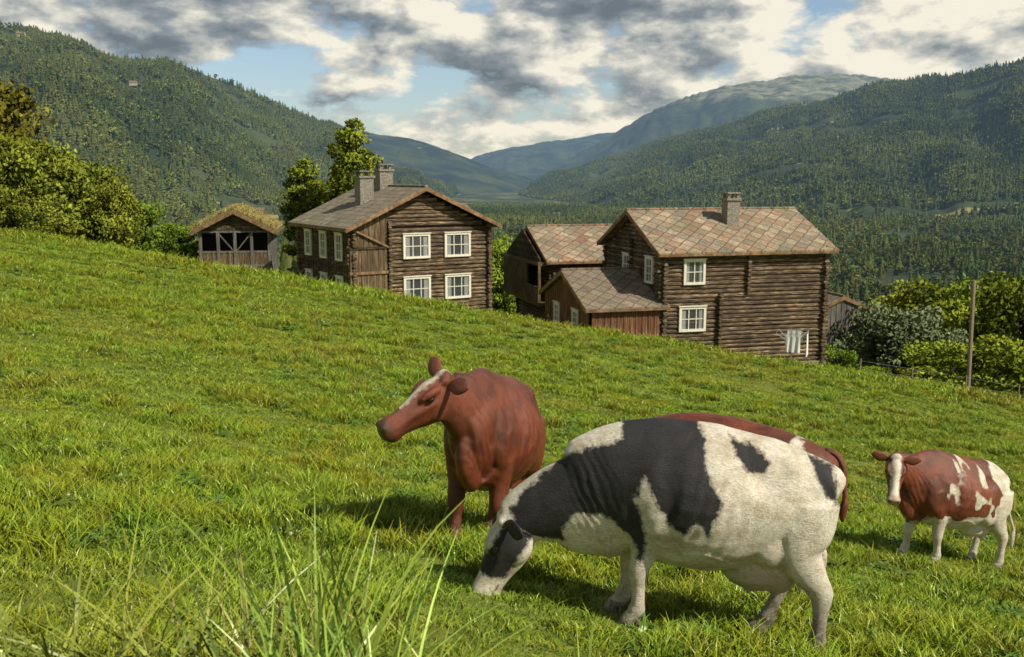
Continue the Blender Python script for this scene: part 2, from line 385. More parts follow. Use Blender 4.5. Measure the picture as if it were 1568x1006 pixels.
# ------------------------------------------------------------ grass
src=bpy.data.collections.new('grass_patches')
for k in range(6):
    nb=2300; b=np.zeros((nb,3)); b[:,0]=rng.uniform(-.55,.55,nb); b[:,1]=rng.uniform(-.55,.55,nb)
    cl=fbm(b[:,0]*6+k*9,b[:,1]*6,k+30,3)
    h=rng.uniform(.035,.09,nb)*(.25+3.2*np.clip(cl-.22,0,1)**1.3)
    col=np.clip(rng.normal(.45,.26,nb)+ (cl-.45)*1.7,0.02,1)
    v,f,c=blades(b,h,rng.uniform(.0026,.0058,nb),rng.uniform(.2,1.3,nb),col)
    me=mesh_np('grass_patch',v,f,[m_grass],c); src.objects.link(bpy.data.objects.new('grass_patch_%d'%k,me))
def slope_eulers(x,y,rz):
    e=[]
    zx=(H(x+.3,y)-H(x-.3,y))/.6; zy=(H(x,y+.3)-H(x,y-.3))/.6
    for a,b,r in zip(zx,zy,rz):
        nn=Vector((-a,-b,1)).normalized()
        q=Vector((0,0,1)).rotation_difference(nn)
        e.append((q.to_matrix()@Matrix.Rotation(r,3,'Z')).to_euler()[:])
    return np.array(e)
def gpts(y0,y1,step,k=.56,m=1.2):
    P=[]
    y=y0
    while y<y1:
        w=k*y+m; x=-w
        while x<w: P.append((x+random.uniform(-.3,.3)*step,y+random.uniform(-.3,.3)*step)); x+=step
        y+=step
    return np.array(P)
allp=[];alls=[]
for (y0,y1,st,sx) in ((2.2,13,.74,1.0),(13,26,1.05,1.4),(26,49,1.9,2.6)):
    p=gpts(y0,y1,st); allp.append(p)
    hs=(.35+1.5*fbm(p[:,0]/2.2+7,p[:,1]/2.2,5,3))*(1 if sx<1.2 else (1.15 if sx<2 else 1.4))
    alls.append(np.stack([np.full(len(p),sx)]*2+[hs],1))
p=np.concatenate(allp); s=np.concatenate(alls)
z=H(p[:,0],p[:,1])
scatter('grass',np.stack([p[:,0],p[:,1],z-.005],1),slope_eulers(p[:,0],p[:,1],rng.uniform(0,6.28,len(p))),s,src)
src2=bpy.data.collections.new('weed_sources')
for k in range(3):
    nb=60; b=rng.normal(0,.07,(nb,3)); b[:,2]=0
    v1,f1,c1=blades(b,rng.uniform(.05,.13,nb),rng.uniform(.010,.022,nb),rng.uniform(.5,1.4,nb),rng.uniform(.2,1,nb),3,.5)
    me=mesh_np('weed',v1,f1,[m_weed],c1); src2.objects.link(bpy.data.objects.new('weed_%d'%k,me))
for k in range(5):
    nb=150; b=rng.normal(0,.07,(nb,3)); b[:,2]=0
    v1,f1,c1=blades(b,rng.uniform(.08,.24,nb),rng.uniform(.003,.006,nb),rng.uniform(.1,.9,nb),rng.uniform(.2,1,nb),3,.3)
    me=mesh_np('tuft',v1,f1,[m_grass],c1); src2.objects.link(bpy.data.objects.new('tuft_%d'%k,me))
yy=3.2+ (rng.uniform(0,1,7400)**1.3)*40; xx=rng.uniform(-1,1,7400)*(.56*yy+1)
msk=fbm(xx/1.5,yy/1.5,77,3)>.42; xx=xx[msk];yy=yy[msk]
sc=rng.uniform(.6,1.3,len(xx))*np.clip(.85+yy/50,.9,1.7)
scatter('meadow_weeds',np.stack([xx,yy,H(xx,yy)-.005],1),np.stack([0*xx,0*xx,rng.uniform(0,6.28,len(xx))],1),np.stack([sc]*3,1),src2)
src3=bpy.data.collections.new('brow_sources')
for k in range(3):
    nb=500; b=rng.normal(0,.45,(nb,3)); b[:,2]=0
    v1,f1,c1=blades(b,rng.uniform(.12,.42,nb),rng.uniform(.01,.02,nb),rng.uniform(.2,.9,nb),rng.uniform(.25,.95,nb),3,.3)
    me=mesh_np('brow_tuft',v1,f1,[m_grass],c1); src3.objects.link(bpy.data.objects.new('brow_tuft_%d'%k,me))
xx=np.concatenate([rng.uniform(-24,-3,260),rng.uniform(14,30,200),rng.uniform(-3,14,60)])
yy=np.concatenate([rng.normal(45.8,1.0,260),rng.normal(46.5,1.8,200),rng.normal(46.8,.6,60)])
sc=rng.uniform(.5,1.3,len(xx))
scatter('brow_grass',np.stack([xx,yy,H(xx,yy)-.02],1),np.stack([0*xx,0*xx,rng.uniform(0,6.28,len(xx))],1),np.stack([sc]*3,1),src3)
def fg(name,cx,cy,sx,sy,n,h0,h1,w,mat,lean=(.1,.6)):
    b=np.stack([rng.normal(cx,sx,n),rng.normal(cy,sy,n),np.zeros(n)],1); b[:,2]=H(b[:,0],b[:,1])-.01
    v,f,c=blades(b,rng.uniform(h0,h1,n),rng.uniform(w*.5,w,n),rng.uniform(*lean,n),np.clip(rng.normal(.55,.3,n),.05,1),7,.22,.5)
    me=mesh_np(name,v,f,[mat],c,smooth=True); link(bpy.data.objects.new(name,me))
fg('tall_grass',-.60,3.0,.10,.15,60,.9,1.45,.011,m_tall,(.1,.35))
fg('tall_grass',-.50,2.7,.17,.18,110,.7,1.1,.011,m_tall,(.15,.6))
fg('tall_grass',-1.25,3.1,.4,.25,330,.5,.88,.012,m_tall,(.2,1.1))
fg('tall_grass',-.22,3.3,.12,.2,40,.5,.80,.009,m_tall,(.1,.6))
fg('tall_grass',.27,3.2,.025,.03,9,.74,.88,.014,m_tall,(.05,.25))
fg('dry_grass',-.85,3.4,.2,.2,80,.55,.95,.005,m_dry,(.1,.4))
# ------------------------------------------------------------ mountains
FARMS=[(-300,1205,20,1.3,0,1),(-322,1240,-10,1.1,1,2),(-285,1190,35,.9,0,2),(-840,1740,0,1.0,2,0),(-600,1600,15,.85,2,2)]
trees_mt=bpy.data.collections.new('mountain_tree_sources')
for k in range(4): trees_mt.objects.link(bpy.data.objects.new('conifer_%d'%k,make_conifer('conifer',14,3.0,m_con,m_bark,60+k,5)))
for k in range(3): trees_mt.objects.link(bpy.data.objects.new('leafy_%d'%k,make_tree('leafy',9.5,3.8,1.5,12,120,1.3,m_leafF,m_bark,80+k)))
def resample(a,n):
    a=np.array(a,float); t=np.linspace(0,len(a)-1,n)
    r=np.stack([np.interp(t,np.arange(len(a)),a[:,i]) for i in range(a.shape[1])],1)
    k=max(3,n//(len(a)*2)|1); pad=np.pad(r,((k//2,k//2),(0,0)),mode='edge')
    return np.stack([np.convolve(pad[:,i],np.ones(k)/k,mode='valid') for i in range(r.shape[1])],1)
GR={}
def mountain(name,crest,foot,mat,nu=200,nv=70,relief=26,seed=1,ntree=0,power=1.05,jag=4,tsc=(.7,1.3)):
    C=resample(crest,nu); Fo=resample([(a,b,-64) for a,b in foot],nu)
    seg=np.r_[0,np.cumsum(np.hypot(*np.diff(C[:,:2],axis=0).T))]
    vs=np.concatenate([np.linspace(0,1,nv),[1.05,1.15,1.4]])
    G=np.zeros((len(vs),nu,3))
    for i,v in enumerate(vs):
        pt=Fo*(1-v)+C*v
        if v<=1: z=Fo[:,2]+(C[:,2]-Fo[:,2])*v**power
        else: z=C[:,2]-(C[:,2]+64)*((v-1)*2)
        env=np.sin(np.pi*min(v,1))**.6 if v<1 else 0
        sl=(fbm(seg/260,np.full(nu,v*1.6),seed,4)-.47)*2*relief*2.2*env
        z=z+sl+(fbm(pt[:,0]/90,pt[:,1]/90,seed+5,3)-.45)*relief*.5*min(1,v*3)+(vnoise(seg/22,seg*0,seed+8)-.5)*jag*(v>.9)
        G[i]=np.stack([pt[:,0],pt[:,1],z],1)
    GR[name]=G.reshape(-1,3)
    nvv=len(vs); I=np.arange((nvv-1)*nu).reshape(nvv-1,nu)[:,:-1].ravel()
    me=mesh_np(name,G.reshape(-1,3),np.stack([I,I+1,I+nu+1,I+nu],1),[mat],smooth=True)
    link(bpy.data.objects.new(name,me))
    if ntree:
        a=rng.uniform(0,nu-1.001,ntree); b=rng.uniform(0,1,ntree)*(nv-1)
        ai=a.astype(int);bi=b.astype(int);af=(a-ai)[:,None];bf=(b-bi)[:,None]
        q=(G[bi,ai]*(1-af)+G[bi,ai+1]*af)*(1-bf)+(G[bi+1,ai]*(1-af)+G[bi+1,ai+1]*af)*bf
        keep=fbm(q[:,0]/160,(q[:,1]+q[:,2]*4)/160,seed+40,3)>.32
        for fm in FARMS: keep&=~((np.abs(q[:,0]-fm[0])<26)&(q[:,1]<fm[1]+10)&(q[:,1]>fm[1]-60))
        q=q[keep]; sc=rng.uniform(*tsc,len(q))
        scatter(name+'_forest',q,np.stack([0*sc,0*sc,rng.uniform(0,6.28,len(q))],1),np.stack([sc*1.15,sc*1.15,sc],1),trees_mt)
mountain('left_mountain',[(-1300,1300,325),(-1065,1500,300),(-894,1800,265),(-795,2000,232),(-710,2300,232),(-640,2500,204),(-579,2700,170),(-510,3000,135),(-464,3200,61),(-327,3500,-23),(-203,3700,-60)],
  [(-420,350),(-360,450),(-300,600),(-280,800),(-260,1100),(-250,1300),(-240,1500),(-220,2000),(-210,2400),(-190,2900),(-150,3300)],m_mt,relief=36,seed=3,ntree=29000)
mountain('mid_hill',[(-1100,5000,300),(-912,5000,262),(-673,5000,208),(-465,5000,177),(-271,5000,113),(-79,5000,31),(100,5000,-10),(190,5000,-62)],
  [(-700,3600),(-600,3600),(-400,3600),(-300,3700),(-200,3800),(-80,3900),(40,4300),(150,4900)],m_mt2,relief=18,seed=12)
mountain('far_ridge',[(-900,9000,30),(-500,9000,80),(-284,9000,198),(266,9000,299),(560,9000,330),(847,9000,390),(1500,9000,400)],
  [(-900,6500),(-500,6500),(-200,6500),(0,6500),(300,6500),(500,6500),(900,6500)],m_mt2,relief=40,seed=21)
mountain('plateau_mountain',[(150,6500,0),(403,6500,124),(654,6500,277),(850,6500,385),(1026,6500,475),(1240,6500,540),(1440,6500,580),(1853,6500,640),(2228,6500,635),(2640,6500,590),(3300,6500,500)],
  [(150,4900),(300,4900),(500,4900),(650,4900),(800,4900),(950,4900),(1100,4900),(1500,4900),(1900,4900),(2300,4900),(2900,4900)],m_mt3,relief=60,seed=31,power=.85,jag=10)
mountain('right_mountain',[(50,4800,-62),(197,4600,-2),(378,4300,68),(557,4000,128),(752,3700,180),(907,3400,226),(1047,3000,258),(1136,2800,272),(1249,2500,270),(1414,2300,275),(1800,1900,290)],
  [(20,3300),(60,2900),(120,2500),(200,2100),(290,1700),(390,1300),(520,1200),(600,1150),(700,1100),(850,1000),(1000,800)],m_mt,relief=36,seed=44,ntree=38000)
# ------------------------------------------------------------ valley forest
vt=bpy.data.collections.new('valley_tree_sources')
for k in range(2): vt.objects.link(bpy.data.objects.new('vconifer_%d'%k,make_conifer('vconifer',13,2.6,m_con,m_bark,160+k,8)))
for k in range(5): vt.objects.link(bpy.data.objects.new('vleafy_%d'%k,make_tree('vleafy',10,3.4,1.2,22,1000,.5,m_leafF,m_bark,180+k)))
nt_=25000
yy=90+ (rng.uniform(0,1,nt_)**.62)*1900; xx=rng.uniform(-.62,.66,nt_)*yy
f=fbm(xx/110,yy/110,91,3)
keep=(f>.27)&(xx>-.30*yy-40)&~((yy<125)&(xx<25))
xx=xx[keep];yy=yy[keep]; sc=rng.uniform(.6,1.2,len(xx))
scatter('valley_forest',np.stack([xx,yy,H(xx,yy)],1),np.stack([0*xx,0*xx,rng.uniform(0,6.28,len(xx))],1),np.stack([sc,sc,sc],1),vt)
# ------------------------------------------------------------ named trees/bushes
T={}
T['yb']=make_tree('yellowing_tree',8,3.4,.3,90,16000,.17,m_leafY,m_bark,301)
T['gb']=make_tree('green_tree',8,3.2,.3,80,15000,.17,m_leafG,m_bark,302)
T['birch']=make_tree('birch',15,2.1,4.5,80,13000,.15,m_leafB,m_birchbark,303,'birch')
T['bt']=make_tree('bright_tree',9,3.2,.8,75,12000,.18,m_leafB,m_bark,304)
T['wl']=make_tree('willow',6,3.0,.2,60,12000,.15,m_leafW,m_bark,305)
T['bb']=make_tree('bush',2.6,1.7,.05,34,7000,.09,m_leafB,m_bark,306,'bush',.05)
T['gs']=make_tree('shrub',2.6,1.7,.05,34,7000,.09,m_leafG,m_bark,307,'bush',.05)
def put(key,name,x,y,top,wscale=1.):
    me=T[key]; hh=max(v.co.z for v in me.vertices)
    z=float(H(x,y)); s=(top-z)/hh
    o=bpy.data.objects.new(name,me); link(o); o.location=(x,y,z-.05); o.scale=(s*wscale,s*wscale,s); o.rotation_euler=(0,0,random.uniform(0,6))
for a in [('yb','deciduous_tree',-33.5,61,5.2,1.),('gb','deciduous_tree',-30.5,62,4.4,1.),('yb','deciduous_tree',-28.2,61,4.0,.95),('gb','deciduous_tree',-26.6,63,2.8,.95),
  ('yb','deciduous_tree',-25.2,62,1.6,.95),('gb','deciduous_tree',-24.2,65,.4,.9),('gb','deciduous_tree',-22.2,66,-1.2,1.),('yb','deciduous_tree',-31,58,2.0,1.1),('yb','deciduous_tree',-27.5,59,.8,1.2),
  ('yb','tall_deciduous_tree',-40,75,9.5,.9),('gb','deciduous_tree',-36,64,6.0,1.),
  ('birch','birch_tree',-11.9,76,6.1,1.15),('birch','birch_tree',-16.4,80,3.2,1.25),('birch','birch_tree',-13.6,79,1.5,1.1),
  ('bt','deciduous_tree',-.6,76,-2.6,.8),('bb','garden_shrub',-.9,56.5,-5.9,.6),('gb','deciduous_tree',-2.8,80,-2.9,.8),
  ('wl','willow_tree',23.2,60,-5.6,1.),('wl','willow_tree',20.8,61,-6.0,.8),('wl','willow_tree',25.6,60,-7.0,.9),
  ('bt','deciduous_tree',35,86,-6.8,1.),('bt','deciduous_tree',40,88,-7.4,1.),('bt','deciduous_tree',44.2,88,-6.4,1.),('gb','deciduous_tree',41,80,-6.4,.9),('wl','deciduous_tree',30.5,84,-9.2,1.),('gb','deciduous_tree',47,92,-7,1.),
  ('gb','deciduous_tree',24,75,-8.6,1.),('bt','deciduous_tree',29,72,-9,1.),
  ('bb','bush',24.4,54,-7.1,1.3),('bb','bush',27,54.5,-7.0,1.3),('gs','bush',28.4,52,-7.6,1.3),('gs','bush',22.0,53,-8.3,1.2),('bb','bush',19.4,52,-8.2,1.2),('gs','bush',17.8,54,-7.4,1.1),
  ('wl','bush',25.5,49,-9.3,1.3),('bb','bush',21.2,49,-9.6,1.3),('gs','bush',28.0,48.5,-9.3,1.3),('bb','bush',17.8,49.5,-8.8,.9)]:
    put(a[0],a[1],*a[2:6])
# ------------------------------------------------------------ houses
def fmap(face,L,W,a,nn,z):
    return {'front':(a,-nn,z),'left':(-nn,a,z),'right':(L+nn,a,z),'back':(a,W+nn,z)}[face]
BF=[(0,3,2,1),(4,5,6,7),(0,1,5,4),(1,2,6,5),(2,3,7,6),(3,0,4,7)]
class House:
    def __init__(s,name,x,y,z,ang,L,W,h,ridge,pitch,oh=.55):
        s.root=empty(name,(x,y,z),math.radians(ang)); s.L,s.W,s.h,s.ridge,s.oh=L,W,h,ridge,oh; s.tan=math.tan(math.radians(pitch))
        s.rise=(W if ridge=='x' else L)/2*s.tan
    def core(s,mat=m_core,y0=0.,inset=.02):
        L,W,h,r=s.L,s.W,s.h,s.rise; A=Acc(); i=inset
        b=[(i,y0+i,0),(L-i,y0+i,0),(L-i,W-i,0),(i,W-i,0)]; t=[(p[0],p[1],h) for p in b]
        if s.ridge=='x': rg=[(i,W/2,h+r),(L-i,W/2,h+r)]; f=[(4,5,9,8),(6,7,8,9),(5,6,9),(7,4,8)]
        else: rg=[(L/2,y0+i,h+r),(L/2,W-i,h+r)]; f=[(5,6,9,8),(7,4,8,9),(4,5,8),(6,7,9)]
        A.add(b+t+rg,[(0,1,5,4),(1,2,6,5),(2,3,7,6),(3,0,4,7)]+f); A.obj('wall_core',[mat],s.root)
    def logs(s,mat=m_log,R=.125,c=.225):
        L,W,h=s.L,s.W,s.h; A=Acc(); e=.28
        def lg(p,q):
            j=lambda: random.uniform(-.015,.015)
            p=(p[0]+j(),p[1]+j(),p[2]+j()); q=(q[0]+j(),q[1]+j(),q[2]+j())
            A.beam(p,q,R*random.uniform(.85,1.1),R*random.uniform(.88,.97),0,8)
        for k in range(int(h/c)+1):
            z=.1+k*c
            if z<h:
                j=lambda: random.uniform(-.08,.08)
                lg((-e+j(),0,z),(L+e+j(),0,z)); lg((-e+j(),W,z),(L+e+j(),W,z))
                zz=z+c/2
                lg((0,-e+j(),zz),(0,W+e+j(),zz)); lg((L,-e+j(),zz),(L,W+e+j(),zz))
        z=h+.1
        while z<h+s.rise-.1:
            d=(z-h+.1)/s.tan
            if s.ridge=='x':
                for x in (0,L): lg((x,d,z),(x,W-d,z))
            else:
                for y in (0,W): lg((d,y,z),(L-d,y,z))
            z+=c
        A.obj('log_walls',[mat],s.root,smooth=False)
    def logends(s,face,a,z0,z1,c=.225,mat=m_log):
        A=Acc(); z=z0
        while z<z1:
            A.beam(fmap(face,s.L,s.W,a,-.1,z),fmap(face,s.L,s.W,a,.30+random.uniform(-.05,.07),z),.115,.11,0,8); z+=c
        A.obj('log_ends',[mat],s.root)
    def roof(s,mat,th=.13,barge=m_barge):
        L,W,h,r,oh=s.L,s.W,s.h,s.rise,s.oh; A=Acc(); z0=h+.14; t=s.tan
        if s.ridge=='x':
            for sg in (0,1):
                ye=-oh if sg==0 else W+oh; ze=z0-oh*t; zr=z0+r; yr=W/2
                x0,x1=-oh,L+oh
                v=[(x0,ye,ze),(x1,ye,ze),(x1,yr,zr),(x0,yr,zr)]; v+=[(a,b,c+th) for a,b,c in v]
                A.add(v,BF)
                for x in (x0-.03,x1+.0):
                    w=[(x,ye,ze-.12),(x+.03,ye,ze-.12),(x+.03,yr,zr-.12),(x,yr,zr-.12)]; w+=[(a,b,c+.24) for a,b,c in w]
                    A.add(w,BF,1)
                A.box((x0,ye-.03 if sg==0 else ye,ze-.07),(x1,ye if sg==0 else ye+.03,ze+.06),1)
            A.beam((-oh,W/2,z0+r+th+.02),(L+oh,W/2,z0+r+th+.02),.10,.06,0)
        else:
            for sg in (0,1):
                xe=-oh if sg==0 else L+oh; ze=z0-oh*t; zr=z0+r; xr=L/2; y0,y1=-oh,W+oh
                v=[(xe,y0,ze),(xr,y0,zr),(xr,y1,zr),(xe,y1,ze)]; v+=[(a,b,c+th) for a,b,c in v]
                A.add(v,BF)
                for y in (y0-.03,y1):
                    w=[(xe,y,ze-.12),(xe,y+.03,ze-.12),(xr,y+.03,zr-.12),(xr,y,zr-.12)]; w+=[(a,b,c+.24) for a,b,c in w]
                    A.add(w,BF,1)
                A.box((xe-.03 if sg==0 else xe,y0,ze-.07),(xe if sg==0 else xe+.03,y1,ze+.06),1)
            A.beam((L/2,-oh,z0+r+th+.02),(L/2,W+oh,z0+r+th+.02),.10,.06,0)
        A.obj('roof',[mat,barge],s.root)
    def window(s,face,a,z,w,h,cols=3,rows=2,nn=.13):
        A=Acc(); B=lambda a0,a1,z0,z1,n0,n1,mi: A.box(fmap(face,s.L,s.W,a0,n0,z0),fmap(face,s.L,s.W,a1,n1,z1),mi)
        x0,x1,z0,z1=a-w/2,a+w/2,z-h/2,z+h/2; f=.13
        B(x0-f,x0,z0-f,z1+f,nn-.1,nn+.07,0);B(x1,x1+f,z0-f,z1+f,nn-.1,nn+.07,0)
        B(x0,x1,z1,z1+f,nn-.1,nn+.07,0);B(x0,x1,z0-f,z0,nn-.1,nn+.085,0)
        B(x0-f-.04,x1+f+.04,z1+f,z1+f+.05,nn-.1,nn+.12,0)
        B(x0,x1,z0,z1,nn-.09,nn-.01,1)
        for i in range(1,cols):
            xx=x0+w*i/cols; ww=.045
            B(xx-ww/2,xx+ww/2,z0,z1,nn-.01,nn+.035,0)
        for i in range(1,rows):
            zz=z0+h*i/rows; B(x0,x1,zz-.02,zz+.02,nn-.01,nn+.03,0)
        B(x0,x0+w*.2,z0,z1,nn-.01,nn+.004,2); B(x1-w*.2,x1,z0,z1,nn-.01,nn+.004,2)
        A.obj('window',[m_white,m_glass,m_curt],s.root)
    def planks(s,face,a0,a1,z0,z1,mat=m_plank,w=.17,nn=.15,top=None,name='plank_cladding'):
        A=Acc(); a=a0; k=0
        while a<a1-.02:
            b=min(a+w,a1); d=nn+(.0 if k%2 else .025)+random.uniform(0,.006)
            zt=top((a+b)/2) if top else z1
            if zt>z0: A.box(fmap(face,s.L,s.W,a+.006,nn-.06,z0+random.uniform(-.02,.02)),fmap(face,s.L,s.W,b-.006,d,zt),0)
            a=b;k+=1
        A.obj(name,[mat],s.root)
    def beamf(s,face,a0,z0,a1,z1,nn,th,mat=m_log,name='beam'):
        A=Acc(); A.beam(fmap(face,s.L,s.W,a0,nn,z0),fmap(face,s.L,s.W,a1,nn,z1),th,th,0,4); A.obj(name,[mat],s.root)
    def chimney(s,x,y,z0,z1,w=.8,mat=m_stone):
        A=Acc(); A.box((x-w/2,y-w/2,z0),(x+w/2,y+w/2,z1)); A.box((x-w/2-.08,y-w/2-.08,z1),(x+w/2+.08,y+w/2+.08,z1+.12))
        for dx in (-1,1):
            for dy in (-1,1): A.box((x+dx*w*.35-.07,y+dy*w*.35-.07,z1+.12),(x+dx*w*.35+.07,y+dy*w*.35+.07,z1+.36))
        A.box((x-w/2-.04,y-w/2-.04,z1+.36),(x+w/2+.04,y+w/2+.04,z1+.43)); A.obj('chimney',[mat],s.root)
m_curt=simple('curtain_behind_glass',(.30,.31,.30),.25,.2,5,.8)
h=House('log_farmhouse',-8.8,55,-6.6,31.5,8.6,8.2,5.5,'y',24.5,.62)
h.core(); h.logs(m_log); h.roof(m_slate2)
for a in (3.85,6.5):
    for z in (4.35,1.9): h.window('front',a,z,1.45,1.15)
for a in (1.55,4.0,6.5):
    for z in (4.35,1.9): h.window('left',a,z,.75,1.3,2,3,.18)
h.planks('left',.1,8.1,0,5.4,m_logd,.2,.14,name='side_cladding')
h.planks('front',-.25,2.0,0,2.9,m_plank); h.planks('front',-.25,2.0,3.05,4.3,m_plank,nn=.17)
h.planks('front',-.1,2.0,4.4,5.5,m_plank,nn=.13,top=lambda a:5.45+a*.42)
h.beamf('front',-.3,2.97,2.1,2.97,.18,.11,m_barge); h.beamf('front',-.3,5.5,2.2,4.3,.24,.07,m_barge); h.beamf('front',-.3,4.35,2.1,4.35,.2,.08,m_logd)
h.logends('front',2.15,.1,5.9)
h.chimney(2.3,3.6,6.0,8.2,.85); h.chimney(4.1,4.8,7.0,8.6,.85)
w=House('farmhouse_wing',0,0,0,0,5.5,4.5,5.2,'x',24,.5); w.root.parent=h.root; w.root.location=(4.4,3.6,0)
w.core(); w.logs(m_logd); w.roof(m_slate)
h=House('log_house',7.8,51,-9.3,15,9.3,8.2,7.1,'x',24,.5)
h.core(); h.logs(m_log); h.roof(m_slate)
h.window('front',1.65,6.1,.95,1.05,2,2); h.window('front',1.6,3.65,1.25,1.05,3,2)
h.window('left',1.6,6.1,.75,1.15,2,3); h.window('left',4.85,6.15,.75,.9,2,2)
h.logends('front',4.75,5.0,7.0); h.logends('front',3.15,1.5,5.0); h.logends('left',4.1,4.3,7.6)
A=Acc(); A.box((-.2,-.22,-1),(9.5,.2,1.1)); A.obj('stone_foundation',[m_stone],h.root)
h.chimney(5.0,2.6,7.8,9.7,.72)
h=House('wooden_annex',4.0,50,-8.7,15,3.75,7.5,3.7,'x',21,.4)
h.core(); h.roof(m_slate3)
h.planks('front',0,3.7,0,3.75,m_red); h.planks('left',0,7.5,0,3.7,m_red,top=lambda a:3.75+min(a,7.5-a)*.38)
h.window('left',1.9,2.9,.7,.9,2,3,.18); h.window('left',5.1,2.9,.7,.9,2,3,.18)
h=House('log_storehouse',2.6,62,-9.0,15,8.5,8.0,5.5,'x',23,.6)
h.core(); h.logs(m_log); h.roof(m_slate)
A=Acc()
A.box((-1.1,-.3,2.7),(0,8.3,2.9)); A.box((-1.1,-.3,5.2),(0,8.3,5.4))
for yb in (-.2,2.6,5.4,8.2): A.box((-1.08,yb-.08,2.9),(-.92,yb+.08,5.2))
A.obj('gallery_frame',[m_plank],h.root)
h.planks('left',-.25,8.2,2.9,3.9,m_plank,nn=1.1,name='gallery_parapet'); h.planks('left',2.7,8.2,3.9,5.2,m_plank,nn=1.05,name='gallery_panel')
h.planks('left',0,8,5.4,7,m_logd,nn=.9,top=lambda a:5.6+min(a,8-a)*.42,name='gable_boards')
h.planks('front',1.4,8.5,0,5.4,m_red,nn=.16)
h=House('turf_roof_loft',-20.0,64,-6.4,9,4.3,5.2,4.6,'y',27,.5)
h.core(m_core,1.2); h.roof(simple('turf_soil',(.20,.16,.07),.95,.4,4),.22)
A=Acc()
for x in (0,1.1,2.15,3.2,4.3): A.box((x-.09,-.09,0),(x+.09,.09,4.6))
for z in (.9,2.1,2.3,3.2,4.5): A.box((-.1,-.06,z),(4.4,.06,z+.13))
A.box((0,-.1,2.05),(4.3,1.3,2.2)); A.beam((1.1,0,2.3),(.1,0,3.1),.05,.05,0,4); A.beam((3.2,0,2.3),(4.2,0,3.1),.05,.05,0,4)
A.beam((2.15,0,3.2),(1.1,0,4.5),.05,.05,0,4);A.beam((2.15,0,3.2),(3.2,0,4.5),.05,.05,0,4)
A.obj('gallery_posts',[m_grey],h.root)
h.planks('left',0,5.2,0,4.6,m_grey,nn=.1); h.planks('right',0,5.2,0,4.6,m_grey,nn=.1)
h.planks('front',0,4.3,2.25,3.2,m_plank,nn=.02,name='parapet')
h.planks('front',2.9,4.2,.1,2.0,m_grey,nn=-.1,name='door_boards'); h.planks('front',0,1.4,.1,2.0,m_grey,nn=-.1,name='door_boards')
h.planks('front',0,4.3,4.65,5,m_logd,nn=.05,top=lambda a:4.65+min(a,4.3-a)*.5,name='gable_boards')
nb=9000; bx=rng.uniform(-.5,4.8,nb); by=rng.uniform(-.5,5.7,nb); bz=4.6+.14+.2+(2.15-np.abs(bx-2.15))*h.tan
v,f,c=blades(np.stack([bx,by,bz],1),rng.uniform(.15,.6,nb),rng.uniform(.01,.02,nb),rng.uniform(.3,1.2,nb),np.clip(rng.normal(.7,.2,nb),.1,1),3,.4,.6)
o=bpy.data.objects.new('roof_grass',mesh_np('roof_grass',v,f,[m_dry],c)); link(o); o.parent=h.root
h=House('grey_shed',18.4,60,-11.5,12,3.6,5,5.0,'y',22,.25)
h.core(); h.planks('front',0,3.6,0,5.2,m_grey,top=lambda a:5.0+min(a,3.6-a)*.4); h.roof(m_slate3); h.planks('right',0,5,0,5,m_grey)
def small_house(name,x,y,z,ang,L,W,hh,wm,rm):
    A=Acc(); r=W*.35
    A.add([(0,0,-2),(L,0,-2),(L,W,-2),(0,W,-2),(0,0,hh),(L,0,hh),(L,W,hh),(0,W,hh),(0,W/2,hh+r),(L,W/2,hh+r)],[(0,1,5,4),(1,2,6,9,5),(2,3,7,6),(3,0,4,8,7)],0)
    for s_ in (0,1):
        y0=-.4 if s_==0 else W+.4; zz=hh-.28
        v=[(-.4,y0,zz),(L+.4,y0,zz),(L+.4,W/2,hh+r+.05),(-.4,W/2,hh+r+.05)]; v+=[(a,b,c+.18) for a,b,c in v]
        A.add(v,BF,1)
    for i in range(int(L/2.2)): A.box((.8+i*2.2,-.05,hh*.45),(1.6+i*2.2,.05,hh*.45+1),2)
    o=A.obj(name,[wm,rm,m_glass]); o.location=(x,y,z); o.rotation_euler=(0,0,math.radians(ang))
G=GR['left_mountain']
for (x,y,ang,s,wi,ri) in FARMS:
    i=np.argmin((G[:,0]-x)**2+(G[:,1]-y)**2)
    small_house('distant_farmhouse',x,y,float(G[i,2])+.5,ang,14*s,8*s,4*s,(m_logd,m_plank,m_farw)[wi],(m_slate2,m_slate,m_slate3)[ri])
for (x,y,ang) in ((240,1500,0),(150,1800,20),(90,2100,10),(60,1500,0)):
    small_house('valley_house',x,y,float(H(x,y))+1,ang,12,8,4.5,m_farw,m_slate3)
# ------------------------------------------------------------ pole, fence, drying rack
A=Acc(); A.beam((0,0,-.5),(0,0,6.1),.10,.10,0,8); A.beam((-.25,0,5.7),(.25,0,5.7),.04,.04,0,4)
for dx in(-.2,.2): A.beam((dx,0,5.7),(dx,0,5.85),.035,.035,1,6)
o=A.obj('utility_pole',[m_pole,m_metal]); o.location=(23.4,50,float(H(23.4,50))); o.rotation_euler=(0,math.radians(-1),0)
A=Acc(); px_=None
for i in range(7):
    x=16.5+i*2.6+random.uniform(-.3,.3); y=47.2-.25*i; z=float(H(x,y))
    A.beam((x,y,z-.3),(x+random.uniform(-.05,.05),y,z+1.0),.035,.035,0,6)
    if px_:
        for dz in (.5,.9): A.beam((px_[0],px_[1],px_[2]+dz),(x,y,z+dz),.005,.005,1,4)
    px_=(x,y,z)
A.obj('wire_fence',[m_pole,m_metal])
A=Acc(); A.beam((0,0,-.3),(0,0,1.3),.03,.03,0,8)
arms=[]
for k in range(4):
    a=math.radians(25+90*k); p=(1.05*math.cos(a),1.05*math.sin(a),1.75); arms.append(p); A.beam((0,0,1.15),p,.018,.018,0,6)
